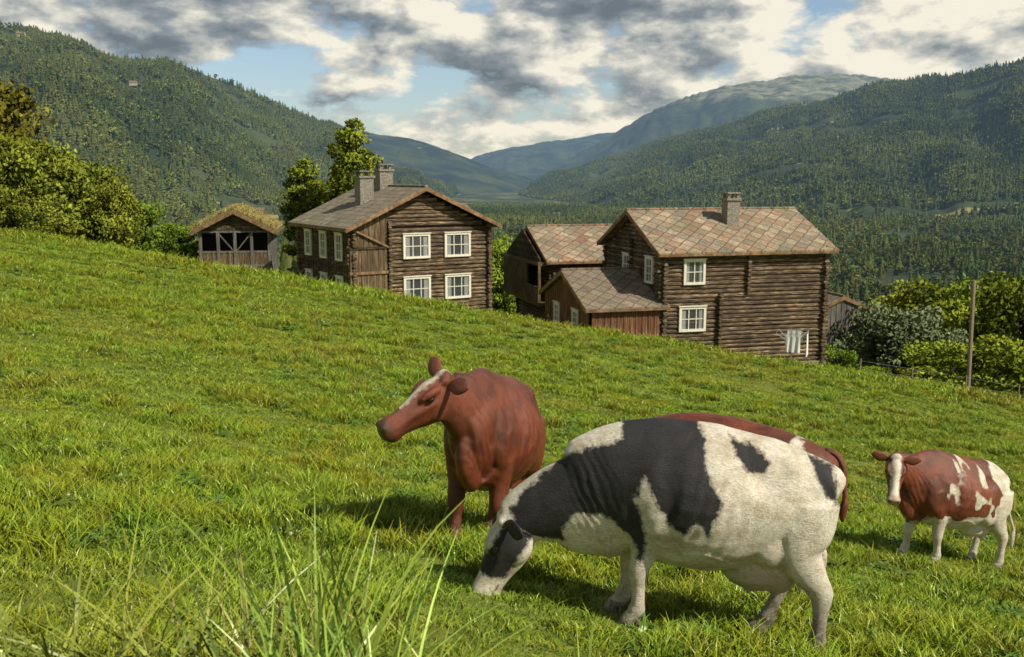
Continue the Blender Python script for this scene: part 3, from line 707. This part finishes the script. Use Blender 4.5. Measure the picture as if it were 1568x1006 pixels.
for fr in (.5,.75,1.):
    q=[(p[0]*fr,p[1]*fr,1.15+.6*fr) for p in arms]
    for k in range(4): A.beam(q[k],q[(k+1)%4],.006,.006,0,4)
for (k,f0,f1,hh) in ((3,.1,.75,1.15),(2,.3,.8,.9),(0,.2,.7,.6)):
    P0=Vector(arms[k]).lerp(Vector(arms[(k+1)%4]),f0);P1=Vector(arms[k]).lerp(Vector(arms[(k+1)%4]),f1)
    vs=[];nn_=10
    for i in range(nn_+1):
        for j in range(6):
            p=P0.lerp(P1,i/nn_); off=.05*math.sin(i*1.7+k)*j/5
            vs.append((p.x+off,p.y+off,p.z-.01-hh*j/5))
    A.add(vs,[(i*6+j,(i+1)*6+j,(i+1)*6+j+1,i*6+j+1) for i in range(nn_) for j in range(5)],1)
o=A.obj('rotary_clothes_line',[m_metal,m_cloth]); o.location=(14.15,49.6,float(H(14.15,49.6))+.15)
# ------------------------------------------------------------ cows
def cowmat(name,base,white=(.78,.72,.61),rough=.55,spec=.4):
    m,nt=newmat(name); tc=N(nt,'ShaderNodeTexCoord'); o=tc.outputs['Object']
    at=N(nt,'ShaderNodeAttribute',attribute_name='Col'); sx=N(nt,'ShaderNodeSeparateColor'); nt.links.new(at.outputs['Color'],sx.inputs[0])
    nz=noise(nt,o,26,6,.75); nb=noise(nt,o,4,5,.65,.6)
    w=mth(nt,'ADD',sx.outputs[0],mth(nt,'MULTIPLY_ADD',nz,.18,-.09))
    w=ramp(nt,w,[(.475,(0,0,0)),(.525,(1,1,1))]).outputs[0]
    hair=noise(nt,mapping(nt,o,(40,150,95)),1.0,6,.8)
    b=mixc(nt,ramp(nt,nb,[(.3,(0,0,0)),(.7,(1,1,1))]).outputs[0],tuple(x*.45 for x in base),tuple(x*1.7 for x in base))
    nd=noise(nt,mapping(nt,o,(6,6,9)),1.,7,.75)
    wh=mixc(nt,ramp(nt,nd,[(.42,(0,0,0)),(.68,(1,1,1))]).outputs[0],white,(white[0]*.58,white[1]*.52,white[2]*.42))
    c=mixc(nt,w,b,wh)
    c=mixc(nt,.8,c,ramp(nt,hair,[(.3,(.42,.42,.42)),(.7,(1.38,1.38,1.38))]).outputs[0],'MULTIPLY')
    c=mixc(nt,sx.outputs[2],c,(.60,.40,.31))
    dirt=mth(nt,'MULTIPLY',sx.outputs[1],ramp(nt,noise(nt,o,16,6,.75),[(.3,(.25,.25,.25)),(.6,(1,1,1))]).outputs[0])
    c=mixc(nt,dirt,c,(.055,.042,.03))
    bmp=mth(nt,'ADD',mth(nt,'MULTIPLY',hair,.6),mth(nt,'MULTIPLY',noise(nt,mapping(nt,o,(8,8,5)),1.0,2,.4,.5),.5))
    out(nt,principled(nt,c,rough,bmp,.7,.02,spec)); return m
m_eye,nt=newmat('eye'); out(nt,principled(nt,(.01,.007,.005),.08,spec=.7))
def loft(A,pts,side=None,n=20,sub=4,shape=0.):
    P=np.array(pts,float); m=len(P)
    if sub>1:
        Q=[]
        for i in range(m-1):
            p0=P[max(i-1,0)];p1=P[i];p2=P[i+1];p3=P[min(i+2,m-1)]
            for k in range(sub):
                t=k/sub; q=.5*((2*p1)+(-p0+p2)*t+(2*p0-5*p1+4*p2-p3)*t*t+(-p0+3*p1-3*p2+p3)*t**3); Q.append(q)
        Q.append(P[-1]); P=np.array(Q)
    P[:,3:]=np.maximum(P[:,3:],.004)
    vs=[];m=len(P)
    for i in range(m):
        t=Vector(P[min(i+1,m-1)][:3]-P[max(i-1,0)][:3]).normalized()
        s=Vector(side) if side is not None else Vector((0,0,1)).cross(t)
        s=(s-t*s.dot(t)).normalized(); u=t.cross(s)
        if side is None and u.z<0: u=-u
        c=Vector(P[i][:3])
        for k in range(n):
            th=2*math.pi*k/n; up_=math.sin(th) if u.z>=0 else -math.sin(th)
            sw=1-shape*max(0,up_)**2
            vs.append(c+s*math.cos(th)*P[i][4]*sw+u*math.sin(th)*P[i][3])
    fs=[]
    for i in range(m-1):
        for k in range(n): fs.append((i*n+k,i*n+(k+1)%n,(i+1)*n+(k+1)%n,(i+1)*n+k))
    fs.append(tuple(range(n))[::-1]); fs.append(tuple(range((m-1)*n,m*n)))
    A.add(vs,fs)
def ell(A,c,r,M=None,n=14):
    vs=[];fs=[];m=10
    for i in range(m+1):
        ph=math.pi*i/m
        for k in range(n):
            th=2*math.pi*k/n
            v=Vector((c[0]+r[0]*math.cos(ph),c[1]+r[1]*math.sin(ph)*math.cos(th),c[2]+r[2]*math.sin(ph)*math.sin(th)))
            vs.append(M@v if M else v)
    for i in range(m):
        for k in range(n): fs.append((i*n+k,i*n+(k+1)%n,(i+1)*n+(k+1)%n,(i+1)*n+k))
    A.add(vs,fs)
def polysdf(P,poly):
    poly=np.array(poly,float); n=len(poly); d=np.full(len(P),1e9); ins=np.zeros(len(P),bool)
    for i in range(n):
        a=poly[i];b=poly[(i+1)%n]; e=b-a; w=P-a
        t=np.clip((w@e)/(e@e),0,1); d=np.minimum(d,np.linalg.norm(w-t[:,None]*e,axis=1))
        c=((a[1]>P[:,1])!=(b[1]>P[:,1]))&(P[:,0]<(b[0]-a[0])*(P[:,1]-a[1])/(b[1]-a[1]+1e-12)+a[0]); ins^=c
    return np.where(ins,d,-d)
TR=[(-.70,1.20,.92,.09),(-.66,1.28,.84,.17),(-.58,1.34,.74,.23),(-.42,1.38,.62,.27),(-.2,1.37,.52,.32),(0,1.365,.46,.355),(.2,1.375,.46,.34),(.4,1.39,.49,.28),(.55,1.40,.53,.215),(.68,1.33,.55,.18),(.80,1.20,.58,.14),(.88,1.05,.66,.10)]
TRG=[(-.70,1.14,.90,.09),(-.66,1.24,.84,.17),(-.58,1.30,.75,.23),(-.42,1.345,.62,.275),(-.2,1.365,.52,.33),(0,1.385,.44,.375),(.2,1.385,.43,.365),(.4,1.37,.45,.32),(.55,1.33,.45,.26),(.68,1.26,.41,.215),(.8,1.17,.36,.175),(.92,1.04,.38,.14),(1.02,.94,.46,.11)]
def cow(name,ox,oy,hx,hy,trunk,neck,horg,hdir,hup,mat,colfn,feet,S=1.,hs=1.,tail=None,udder=1.,voxel=.012,eard=(0.,1,-.05),brisket=True,earup=0.,tl_end=.27,lg=1.):
    hl=math.hypot(hx,hy); hx/=hl;hy/=hl; z0=float(H(ox,oy))
    def wz(f,l): return float(H(ox+f*hx-l*hy,oy+f*hy+l*hx))-z0
    tilt=(wz(.6,0)-wz(-.6,0))/1.2
    A=Acc(); T=lambda f,l,h:(f*S,l*S,h*S+tilt*f*S)
    loft(A,[(*T(f,0,(t+b)/2),(t-b)/2*S,hw*S) for f,t,b,hw in trunk],side=(0,1,0),n=28,shape=.20)
    loft(A,[(*T(f,l,h_),a*S,b*S) for f,l,h_,a,b in neck],n=22)
    tr=np.array(trunk)[:,:2]; tr=tr[np.argsort(tr[:,0])]
    for sg in (-1,1):
        loft(A,[(*T(.58,.10*sg,1.18),.05*S,.04*S),(*T(.55,.155*sg,1.05),.11*S,.06*S),(*T(.55,.175*sg,.90),.13*S,.07*S),(*T(.53,.175*sg,.76),.12*S,.07*S),(*T(.47,.17*sg,.66),.07*S,.05*S)],side=(0,1,0),n=14)
        ell(A,T(.68,.11*sg,.82),(.07*S,.06*S,.09*S))
        ell(A,T(-.49,.155*sg,.92),(.19*S,.105*S,.28*S)); ell(A,T(-.30,.19*sg,.72),(.12*S,.08*S,.16*S))
    if brisket:
        loft(A,[(*T(.70,0,1.05),.10*S,.06*S),(*T(.80,0,.86),.12*S,.07*S),(*T(.78,0,.68),.13*S,.08*S),(*T(.66,0,.54),.09*S,.07*S)],side=(0,1,0),n=14)
    fr=[(.50,.95,.15,.085),(.47,.78,.13,.085),(.45,.64,.108,.083),(.46,.50,.080,.070),(.48,.40,.064,.063),(.485,.34,.058,.058),(.48,.25,.042,.042),(.48,.15,.044,.044),(.485,.11,.054,.052),(.50,.07,.047,.047),(.515,.045,.060,.057),(.53,.0,.070,.064)]
    hi=[(-.50,1.02,.21,.10),(-.49,.84,.19,.115),(-.47,.70,.15,.10),(-.51,.60,.118,.080),(-.57,.50,.085,.062),(-.605,.43,.075,.056),(-.61,.38,.063,.052),(-.60,.27,.044,.042),(-.59,.16,.045,.044),(-.585,.115,.055,.052),(-.57,.07,.048,.047),(-.555,.045,.060,.057),(-.54,.0,.070,.064)]
    for (kind,sg,df,dl) in feet:
        base=fr if kind=='f' else hi; f0=base[-1][0]
        lf=.16*sg+dl; gz=wz((f0+df)*S,lf*S)
        pts=[]
        for (f,h_,rf,rs) in base:
            t=min(1,h_/.9); k=1-t
            ff=f+df*k; ll=.165*sg+dl*k; zz=h_*S+gz*k+(tilt*ff*S)*t
            pts.append((ff*S,ll*S,zz,rf*S*lg,rs*S*lg))
        pts.append((pts[-1][0],pts[-1][1],pts[-1][2]-.015,pts[-1][3],pts[-1][4]))
        loft(A,pts,side=(0,1,0),n=14,sub=3)
    if udder:
        ell(A,T(-.27,0,.52),(.21*S*udder,.15*S*udder,.15*S*udder)); ell(A,T(-.38,0,.52),(.12*S*udder,.15*S*udder,.15*S*udder))
        for df in (-.36,-.2):
            for sg in (-1,1): ell(A,T(df,.07*sg,.385-.05*(udder-1)),(.022,.022,.055))
    D=Vector(hdir).normalized(); U=Vector(hup); U=(U-D*U.dot(D)).normalized(); Sd=U.cross(D)
    O=Vector(T(*horg)); k=S*hs
    MH=Matrix(((D.x*k,Sd.x*k,U.x*k,O.x),(D.y*k,Sd.y*k,U.y*k,O.y),(D.z*k,Sd.z*k,U.z*k,O.z),(0,0,0,1)))
    B=Acc()
    loft(B,[(-.06,0,-.03,.07,.06),(0,0,-.02,.115,.085),(.07,0,-.03,.140,.100),(.14,0,-.04,.145,.102),(.22,0,-.05,.128,.084),(.30,0,-.055,.104,.068),(.37,0,-.06,.090,.064),(.42,0,-.062,.084,.070),(.47,0,-.064,.083,.080),(.505,0,-.066,.072,.075),(.525,0,-.068,.055,.062),(.538,0,-.068,.03,.04)],side=(0,1,0),n=24,shape=.1)
    for sg in (-1,1):
        loft(B,[(.08,.072*sg,.055,.02,.02),(.13,.090*sg,.062,.028,.022),(.18,.088*sg,.056,.024,.022),(.23,.070*sg,.035,.015,.015)],side=(0,1,0),n=10)
        loft(B,[(.14,.085*sg,-.012,.02,.02),(.20,.084*sg,-.02,.024,.020),(.28,.068*sg,-.035,.022,.016),(.36,.052*sg,-.05,.02,.014)],side=(0,1,0),n=10)
        ell(B,(.11,.066*sg,-.10),(.10,.035,.075)); ell(B,(.500,.046*sg,-.024),(.030,.028,.028)); ell(B,(.02,.055*sg,.07),(.04,.035,.035))
    ell(B,(0,0,.085),(.045,.06,.04)); ell(B,(.455,0,-.132),(.06,.052,.028))
    A.add([MH@Vector(v) for v in B.v],B.f)
    me=bpy.data.meshes.new('tmp'); me.from_pydata(A.v,[],A.f); ob=bpy.data.objects.new('tmp',me); link(ob)
    bm=bmesh.new(); bm.from_mesh(me); bmesh.ops.recalc_face_normals(bm,faces=bm.faces); bm.to_mesh(me); bm.free()
    r=ob.modifiers.new('r','REMESH'); r.mode='VOXEL'; r.voxel_size=voxel
    s_=ob.modifiers.new('s','SMOOTH'); s_.factor=.5; s_.iterations=7
    dg=bpy.context.evaluated_depsgraph_get(); me2=bpy.data.meshes.new_from_object(ob.evaluated_get(dg))
    bpy.data.objects.remove(ob)
    nv=len(me2.vertices); V=np.zeros(nv*3); me2.vertices.foreach_get('co',V); V=V.reshape(-1,3)
    NR=np.zeros(nv*3); me2.vertices.foreach_get('normal',NR); NR=NR.reshape(-1,3)
    faces=[tuple(p.vertices) for p in me2.polygons]
    f=V[:,0]/S; hh=(V[:,2]-tilt*V[:,0])/S; aw=np.abs(V[:,1])/S
    tp=np.interp(f,tr[:,0],tr[:,1])
    wob=fbm(f*5,hh*5,4,3)*.06
    rib=np.sin((f+hh*.25+wob)*2*np.pi/.085)*.0030*np.clip(1-((f-.10)/.34)**2,0,1)*np.clip(1-((hh-.85)/.33)**2,0,1)*(aw>.15)
    hol=-.036*np.exp(-((f+.26)/.09)**2-((hh-(tp-.24))/.08)**2)*(aw>.08)
    hook=.028*np.exp(-((f+.42)/.055)**2-((hh-(tp-.12))/.05)**2)*(aw>.06)
    pin=.022*np.exp(-((f+.64)/.05)**2-((hh-(tp-.10))/.05)**2)
    thurl=-.016*np.exp(-((f+.54)/.05)**2-((hh-(tp-.17))/.07)**2)*(aw>.08)
    hol2=-.022*np.exp(-((f-.32)/.06)**2-((hh-.95)/.25)**2)*(aw>.1)
    fold=np.sin((f*1.6-hh+wob*3.5)*2*np.pi/.10)*.0032*np.exp(-((f-.80)/.13)**2-((hh-.9)/.25)**2)
    lump=(fbm(f*6+V[:,1]*3,hh*6+V[:,1]*4,9,3)-.45)*.014*(hh>.45)*np.clip((.75-f)/.1,0,1)
    vein=.006*np.exp(-((hh-(.60+.03*np.sin(f*14)))/.012)**2)*np.clip(1-((f-.05)/.3)**2,0,1)*(aw>.12)
    V+=NR*((rib+hol+hook+pin+thurl+hol2+fold+lump+vein)*S)[:,None]
    E=Acc()
    for sg in (-1,1):
        C=Acc(); e=Vector((eard[0]-.15,eard[1]*sg,eard[2]+.05+earup*(sg<0))).normalized(); b0=Vector((.015,.08*sg,.045))
        pts=[]
        for t,w_ in ((0,.026),(.2,.042),(.45,.060),(.7,.054),(.9,.03),(1,.008)):
            p=b0+e*.20*t+Vector((0,0,-.03*t*t)); pts.append((p.x,p.y,p.z,w_*.22+.004,w_))
        loft(C,pts,side=(.8,0,-.65),n=12,sub=3); E.add([MH@Vector(v) for v in C.v],C.f)
    nE=len(E.v)
    tl=tail or [(-.69,0,1.27),(-.76,0,1.20),(-.78,0,1.0),(-.77,0,.8),(-.76,.01,.62)]
    pts=[(*T(*p),.028-.012*i/len(tl),.028-.012*i/len(tl)) for i,p in enumerate(tl)]
    e=tl[-1]; pts+=[(*T(e[0],e[1],e[2]-.06),.030,.026),(*T(e[0]+.01,e[1],e[2]-tl_end*.6),.034,.028),(*T(e[0]+.01,e[1],e[2]-tl_end),.012,.012)]
    loft(E,pts,side=(0,1,0),n=10,sub=3)
    EV=np.array([tuple(v) for v in E.v])
    Vall=np.concatenate([V,EV]); fall=faces+[tuple(i+nv for i in ff) for ff in E.f]
    Mi=np.array(MH.inverted()); Q=(np.c_[Vall,np.ones(len(Vall))]@Mi.T)[:,:3]
    hrel=(Vall[:,2]-tilt*Vall[:,0])/S
    hg=Vall[:,2]-(H(ox+Vall[:,0]*hx-Vall[:,1]*hy,oy+Vall[:,0]*hy+Vall[:,1]*hx)-z0)
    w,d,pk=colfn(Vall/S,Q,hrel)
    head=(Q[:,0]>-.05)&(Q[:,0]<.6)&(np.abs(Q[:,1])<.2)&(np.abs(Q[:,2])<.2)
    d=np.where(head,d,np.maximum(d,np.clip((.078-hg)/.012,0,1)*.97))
    nost=((Q[:,0]-.520)/.022)**2+((np.abs(Q[:,1])-.046)/.016)**2+((Q[:,2]+.028)/.020)**2<1.3
    d=np.where(nost,1,d)
    mouth=(np.abs(Q[:,2]+.108)<.007)&(Q[:,0]>.36)&(Q[:,0]<.56)&(np.abs(Q[:,1])<.1)
    d=np.where(mouth,.95,d)
    ring=((Q[:,0]-.165)/.036)**2+((np.abs(Q[:,1])-.10)/.04)**2+((Q[:,2]-.030)/.024)**2<1
    d=np.where(ring,np.maximum(d,.6),d)
    w[nv:nv+nE]=-.4; pk[nv:nv+nE]=0
    me=bpy.data.meshes.new(name); me.from_pydata(Vall.tolist(),[],fall); me.materials.append(mat)
    me.polygons.foreach_set('use_smooth',[True]*len(fall))
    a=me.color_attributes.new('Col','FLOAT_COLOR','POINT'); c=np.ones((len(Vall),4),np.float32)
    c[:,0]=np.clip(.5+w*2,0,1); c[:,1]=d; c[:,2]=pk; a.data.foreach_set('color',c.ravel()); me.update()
    o=bpy.data.objects.new(name,me); link(o); o.location=(ox,oy,z0); o.rotation_euler=(0,0,math.atan2(hy,hx))
    for sg in (-1,1):
        G=Acc(); ell(G,(.168,.098*sg,.028),(.025,.022,.019),MH,16); eo=G.obj('eye',[m_eye],o,smooth=True)
    return o
m_bw=cowmat('black_white_hide',(.022,.021,.024),rough=.6)
m_rd=cowmat('red_brown_hide',(.160,.040,.018),rough=.36,spec=.55)
FEET=[('f',1,0,0),('f',-1,.08,0),('h',1,0,0),('h',-1,.1,0)]
def px(pl): return [((1100-a)/236,(958-b)/226) for a,b in pl]
BW=[px([(790,775),(830,722),(880,690),(955,662),(952,615),(1056,612),(1074,655),(1076,685),(1094,735),(1082,782),(1064,764),(1045,784),(1022,772),(1002,735),(986,708),(976,742),(996,790),(985,832),(966,795),(925,768),(885,776),(868,800),(870,818),(800,818)]),
    px([(1110,653),(1140,663),(1165,683),(1160,700),(1135,696),(1120,674)]),px([(1230,680),(1265,695),(1268,745),(1248,732),(1232,700)])]
def col_bw(V,Q,h):
    P=np.stack([V[:,0],V[:,2]],1)
    P=P+np.stack([fbm(P[:,0]*9,P[:,1]*9,61,2)-.38,fbm(P[:,0]*9,P[:,1]*9,71,2)-.38],1)*.07
    d=np.full(len(V),-9.)
    for pl in BW: d=np.maximum(d,polysdf(P,pl))
    hd=np.minimum(np.minimum(.36-Q[:,0]-.5*np.clip(-Q[:,2]-.02,0,1),Q[:,0]+.02),np.minimum(.060-Q[:,2],Q[:,2]+.12))
    ish=(Q[:,0]>-.02)&(Q[:,0]<.6)&(np.abs(Q[:,1])<.2)&(np.abs(Q[:,2])<.2)
    d=np.where(ish,hd,d)
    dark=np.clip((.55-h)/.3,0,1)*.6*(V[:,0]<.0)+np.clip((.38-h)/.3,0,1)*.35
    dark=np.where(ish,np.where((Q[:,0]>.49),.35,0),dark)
    pk=np.exp(-((V[:,0]+.3)/.2)**2-((h-.46)/.12)**2)*.6+np.where(ish&(Q[:,0]>.48),.4,0)
    return -d,dark,np.clip(pk,0,1)
NG=[(.72,0,.78,.40,.19),(.88,0,.74,.33,.155),(1.02,0,.70,.27,.13),(1.14,0,.645,.225,.115),(1.25,0,.585,.185,.10),(1.34,0,.53,.14,.09)]
cow('black_and_white_cow',1.28,5.95,-1,.12,TRG,NG,
    (1.30,0,.53),(.30,.02,-.50),(.87,.05,.45),m_bw,col_bw,[('f',1,.02,0),('f',-1,.12,0),('h',1,-.04,.02),('h',-1,.26,0)],S=.975,hs=1.10,udder=1.2,lg=1.06,
    tail=[(-.66,-.02,1.21),(-.71,-.06,1.12),(-.71,-.12,1.0),(-.70,-.15,.8),(-.69,-.15,.65)],eard=(-.1,.8,-.3),brisket=False)
def col_red(V,Q,h):
    ish=(Q[:,0]>-.05)&(Q[:,0]<.6)&(np.abs(Q[:,1])<.2)&(np.abs(Q[:,2])<.2)
    bl=.042-np.abs(Q[:,1]+.01)-.10*np.abs(Q[:,0]-.14)
    bl=np.where((Q[:,2]>0)&(Q[:,0]<.36),bl,-.3)
    w=np.where(ish,bl,-.4); w=np.where((h<.44)&(h>.3)&(V[:,0]<.1)&(V[:,0]>-.55)&(np.abs(V[:,1])<.12),.1,w)
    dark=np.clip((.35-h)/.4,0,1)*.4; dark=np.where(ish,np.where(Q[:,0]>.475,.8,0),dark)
    return w,dark,np.zeros(len(V))
def h2l(hx,hy,d):
    l=math.hypot(hx,hy);hx/=l;hy/=l
    return (d[0]*hx+d[1]*hy,-d[0]*hy+d[1]*hx,d[2])
hd=(-.25,-.97)
cow('brown_cow',-.13,8.0,*hd,TR,
    [(.50,0,1.04,.33,.175),(.66,0,1.07,.29,.155),(.78,-.02,1.12,.245,.13),(.87,-.06,1.18,.195,.115),(.92,-.12,1.225,.145,.098)],
    (.90,-.10,1.25),h2l(*hd,(-.84,-.40,-.40)),h2l(*hd,(-.33,-.30,.88)),m_rd,col_red,[('f',1,0,-.03),('f',-1,.16,.02),('h',1,0,0),('h',-1,.1,0)],S=1.04,hs=1.08,eard=(-.1,.9,.15),earup=.4,lg=1.1)
def col_back(V,Q,h):
    w=polysdf(np.stack([V[:,0],h],1),[(-.52,1.30),(-.44,1.33),(-.36,1.2),(-.44,.9),(-.56,.95),(-.56,1.2)])-.03+(vnoise(V[:,0]*14,h*14,3)-.5)*.08
    w=np.maximum(w,.42-h)
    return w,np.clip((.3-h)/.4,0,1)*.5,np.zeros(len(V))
hd=(-.86,.5)
cow('brown_cow',1.88,7.93,*hd,TRG,NG,
    (1.30,0,.53),(.30,.02,-.52),(.87,.05,.45),m_rd,col_back,FEET,S=1.025,brisket=False,tl_end=.2,
    tail=[(-.66,0,1.23),(-.74,0,1.22),(-.80,0,1.12),(-.81,0,1.0),(-.82,.0,.90)])
def col_rw(V,Q,h):
    P=np.stack([V[:,0],h],1)
    red=polysdf(P,[(-.38,1.5),(-.30,1.2),(-.40,1.0),(-.36,.78),(-.15,.66),(.1,.70),(.3,.58),(.55,.62),(.62,.45),(.9,.5),(1.3,.9),(1.3,1.6),(.3,1.6)])
    for c,r in (((-.12,1.2),.07),((.15,1.30),.06),((.32,.95),.10),((.0,.88),.06),((-.25,.85),.05)):
        red=np.minimum(red,np.hypot((P[:,0]-c[0])*.8,(P[:,1]-c[1])*.55)-r*.6)
    red=red+(vnoise(P[:,0]*16,P[:,1]*11,5)-.55)*.13
    w=-red
    ish=(Q[:,0]>-.05)&(Q[:,0]<.6)&(np.abs(Q[:,1])<.2)&(np.abs(Q[:,2])<.2)
    w=np.where(ish,np.where(Q[:,2]>-.02,.050-np.abs(Q[:,1]),-.1),w)
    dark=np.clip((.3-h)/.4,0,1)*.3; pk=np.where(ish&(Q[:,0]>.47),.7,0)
    return w,dark,pk
hd=(-.93,-.37)
cow('brown_and_white_cow',5.65,12.15,*hd,TR,
    [(.50,0,1.04,.32,.18),(.70,0,1.06,.28,.15),(.86,.01,1.10,.22,.125),(1.0,.03,1.15,.17,.11),(1.10,.06,1.19,.13,.10)],
    (1.08,.07,1.22),h2l(*hd,(-.22,-.62,-.72)),h2l(*hd,(-.1,-.6,.7)),m_rd,col_rw,[('f',1,-.04,0),('f',-1,.16,0),('h',1,0,0),('h',-1,.1,0)],S=1.03,lg=1.05,
    tail=[(-.69,0,1.25),(-.77,0,1.16),(-.79,.02,.95),(-.82,.04,.75),(-.9,.06,.55)],eard=(0,1,.1))
# ------------------------------------------------------------ world: sky + clouds
w=bpy.data.worlds.new('World'); scene.world=w; w.use_nodes=True; nt=w.node_tree; nt.nodes.clear()
SE=math.radians(44); SR=math.radians(122)
sky=N(nt,'ShaderNodeTexSky'); sky.sky_type='NISHITA'; sky.sun_disc=False; sky.sun_elevation=SE; sky.sun_rotation=SR; sky.air_density=1.0; sky.dust_density=1.0; sky.ozone_density=2.0
bg=N(nt,'ShaderNodeBackground'); bg.inputs[1].default_value=.12; nt.links.new(sky.outputs[0],bg.inputs[0])
tc=N(nt,'ShaderNodeTexCoord'); D=tc.outputs['Generated']
mp=mapping(nt,D,(8.5,8.5,18),loc=(1.3,.4,5.3))
mp2=mapping(nt,D,(8.5,8.5,18),loc=(1.3+.15,.4,5.3+.24))
n1=noise(nt,mp,1.0,14,.58,.1); n2=noise(nt,mp2,1.0,5,.5,.1)
sz=N(nt,'ShaderNodeSeparateXYZ'); nt.links.new(D,sz.inputs[0])
def gauss(src,c,s): 
    q=mth(nt,'DIVIDE',mth(nt,'SUBTRACT',src,c),s); return mth(nt,'MULTIPLY',q,q)
gap=mth(nt,'EXPONENT',mth(nt,'MULTIPLY',mth(nt,'ADD',gauss(sz.outputs[0],-.13,.20),gauss(sz.outputs[2],.085,.030)),-1))
band=mth(nt,'EXPONENT',mth(nt,'MULTIPLY',mth(nt,'ADD',gauss(sz.outputs[0],.02,.15),gauss(sz.outputs[2],.045,.020)),-1))
rb=mth(nt,'EXPONENT',mth(nt,'MULTIPLY',mth(nt,'ADD',gauss(sz.outputs[0],.34,.13),gauss(sz.outputs[2],.13,.030)),-1))
cov=mth(nt,'ADD',n1,mth(nt,'MULTIPLY_ADD',sz.outputs[2],.8,.0))
cov=mth(nt,'ADD',cov,mth(nt,'MULTIPLY',gap,-.11)); cov=mth(nt,'ADD',cov,mth(nt,'MULTIPLY',band,.10))
cf=ramp(nt,cov,[(.46,(0,0,0)),(.50,(.45,.45,.45)),(.55,(1,1,1))]).outputs[0]
lit=mth(nt,'MULTIPLY_ADD',mth(nt,'SUBTRACT',n1,n2),3.7,.60)
thick=mth(nt,'MULTIPLY',mth(nt,'SUBTRACT',cov,.56),1.0)
lit=mth(nt,'ADD',mth(nt,'SUBTRACT',lit,thick),mth(nt,'MULTIPLY',mth(nt,'ADD',band,rb),.22))
lit=mth(nt,'ADD',lit,mth(nt,'MULTIPLY_ADD',noise(nt,mapping(nt,D,(40,40,70)),1.,7,.65),.34,-.17))
cc=ramp(nt,lit,[(.08,(.15,.18,.205)),(.36,(.27,.30,.32)),(.60,(.55,.55,.50)),(.86,(.95,.89,.74))]).outputs[0]
bc=N(nt,'ShaderNodeBackground'); nt.links.new(cc,bc.inputs[0]); bc.inputs[1].default_value=1.0
mx=N(nt,'ShaderNodeMixShader'); nt.links.new(mth(nt,'MULTIPLY',cf,.95),mx.inputs[0]); nt.links.new(bg.outputs[0],mx.inputs[1]); nt.links.new(bc.outputs[0],mx.inputs[2])
o=N(nt,'ShaderNodeOutputWorld'); nt.links.new(mx.outputs[0],o.inputs[0])
sun=bpy.data.lights.new('sun','SUN'); sun.energy=5.0; sun.angle=math.radians(.5); sun.color=(1,.92,.75)
so=bpy.data.objects.new('sun',sun); link(so)
sd=Vector((math.sin(SR)*math.cos(SE),math.cos(SR)*math.cos(SE),math.sin(SE)))
so.rotation_euler=sd.to_track_quat('Z','Y').to_euler()
# ------------------------------------------------------------ camera
cam=bpy.data.cameras.new('camera'); cam.lens=35; cam.sensor_width=36; cam.clip_end=30000; cam.clip_start=.1
cam.dof.use_dof=True; cam.dof.focus_distance=9; cam.dof.aperture_fstop=4.5
co=bpy.data.objects.new('camera',cam); link(co); co.location=(0,0,1.7); co.rotation_euler=(math.radians(90-8.7),0,0)
scene.camera=co
scene.view_settings.view_transform='Standard'; scene.view_settings.look='None'; scene.view_settings.exposure=0
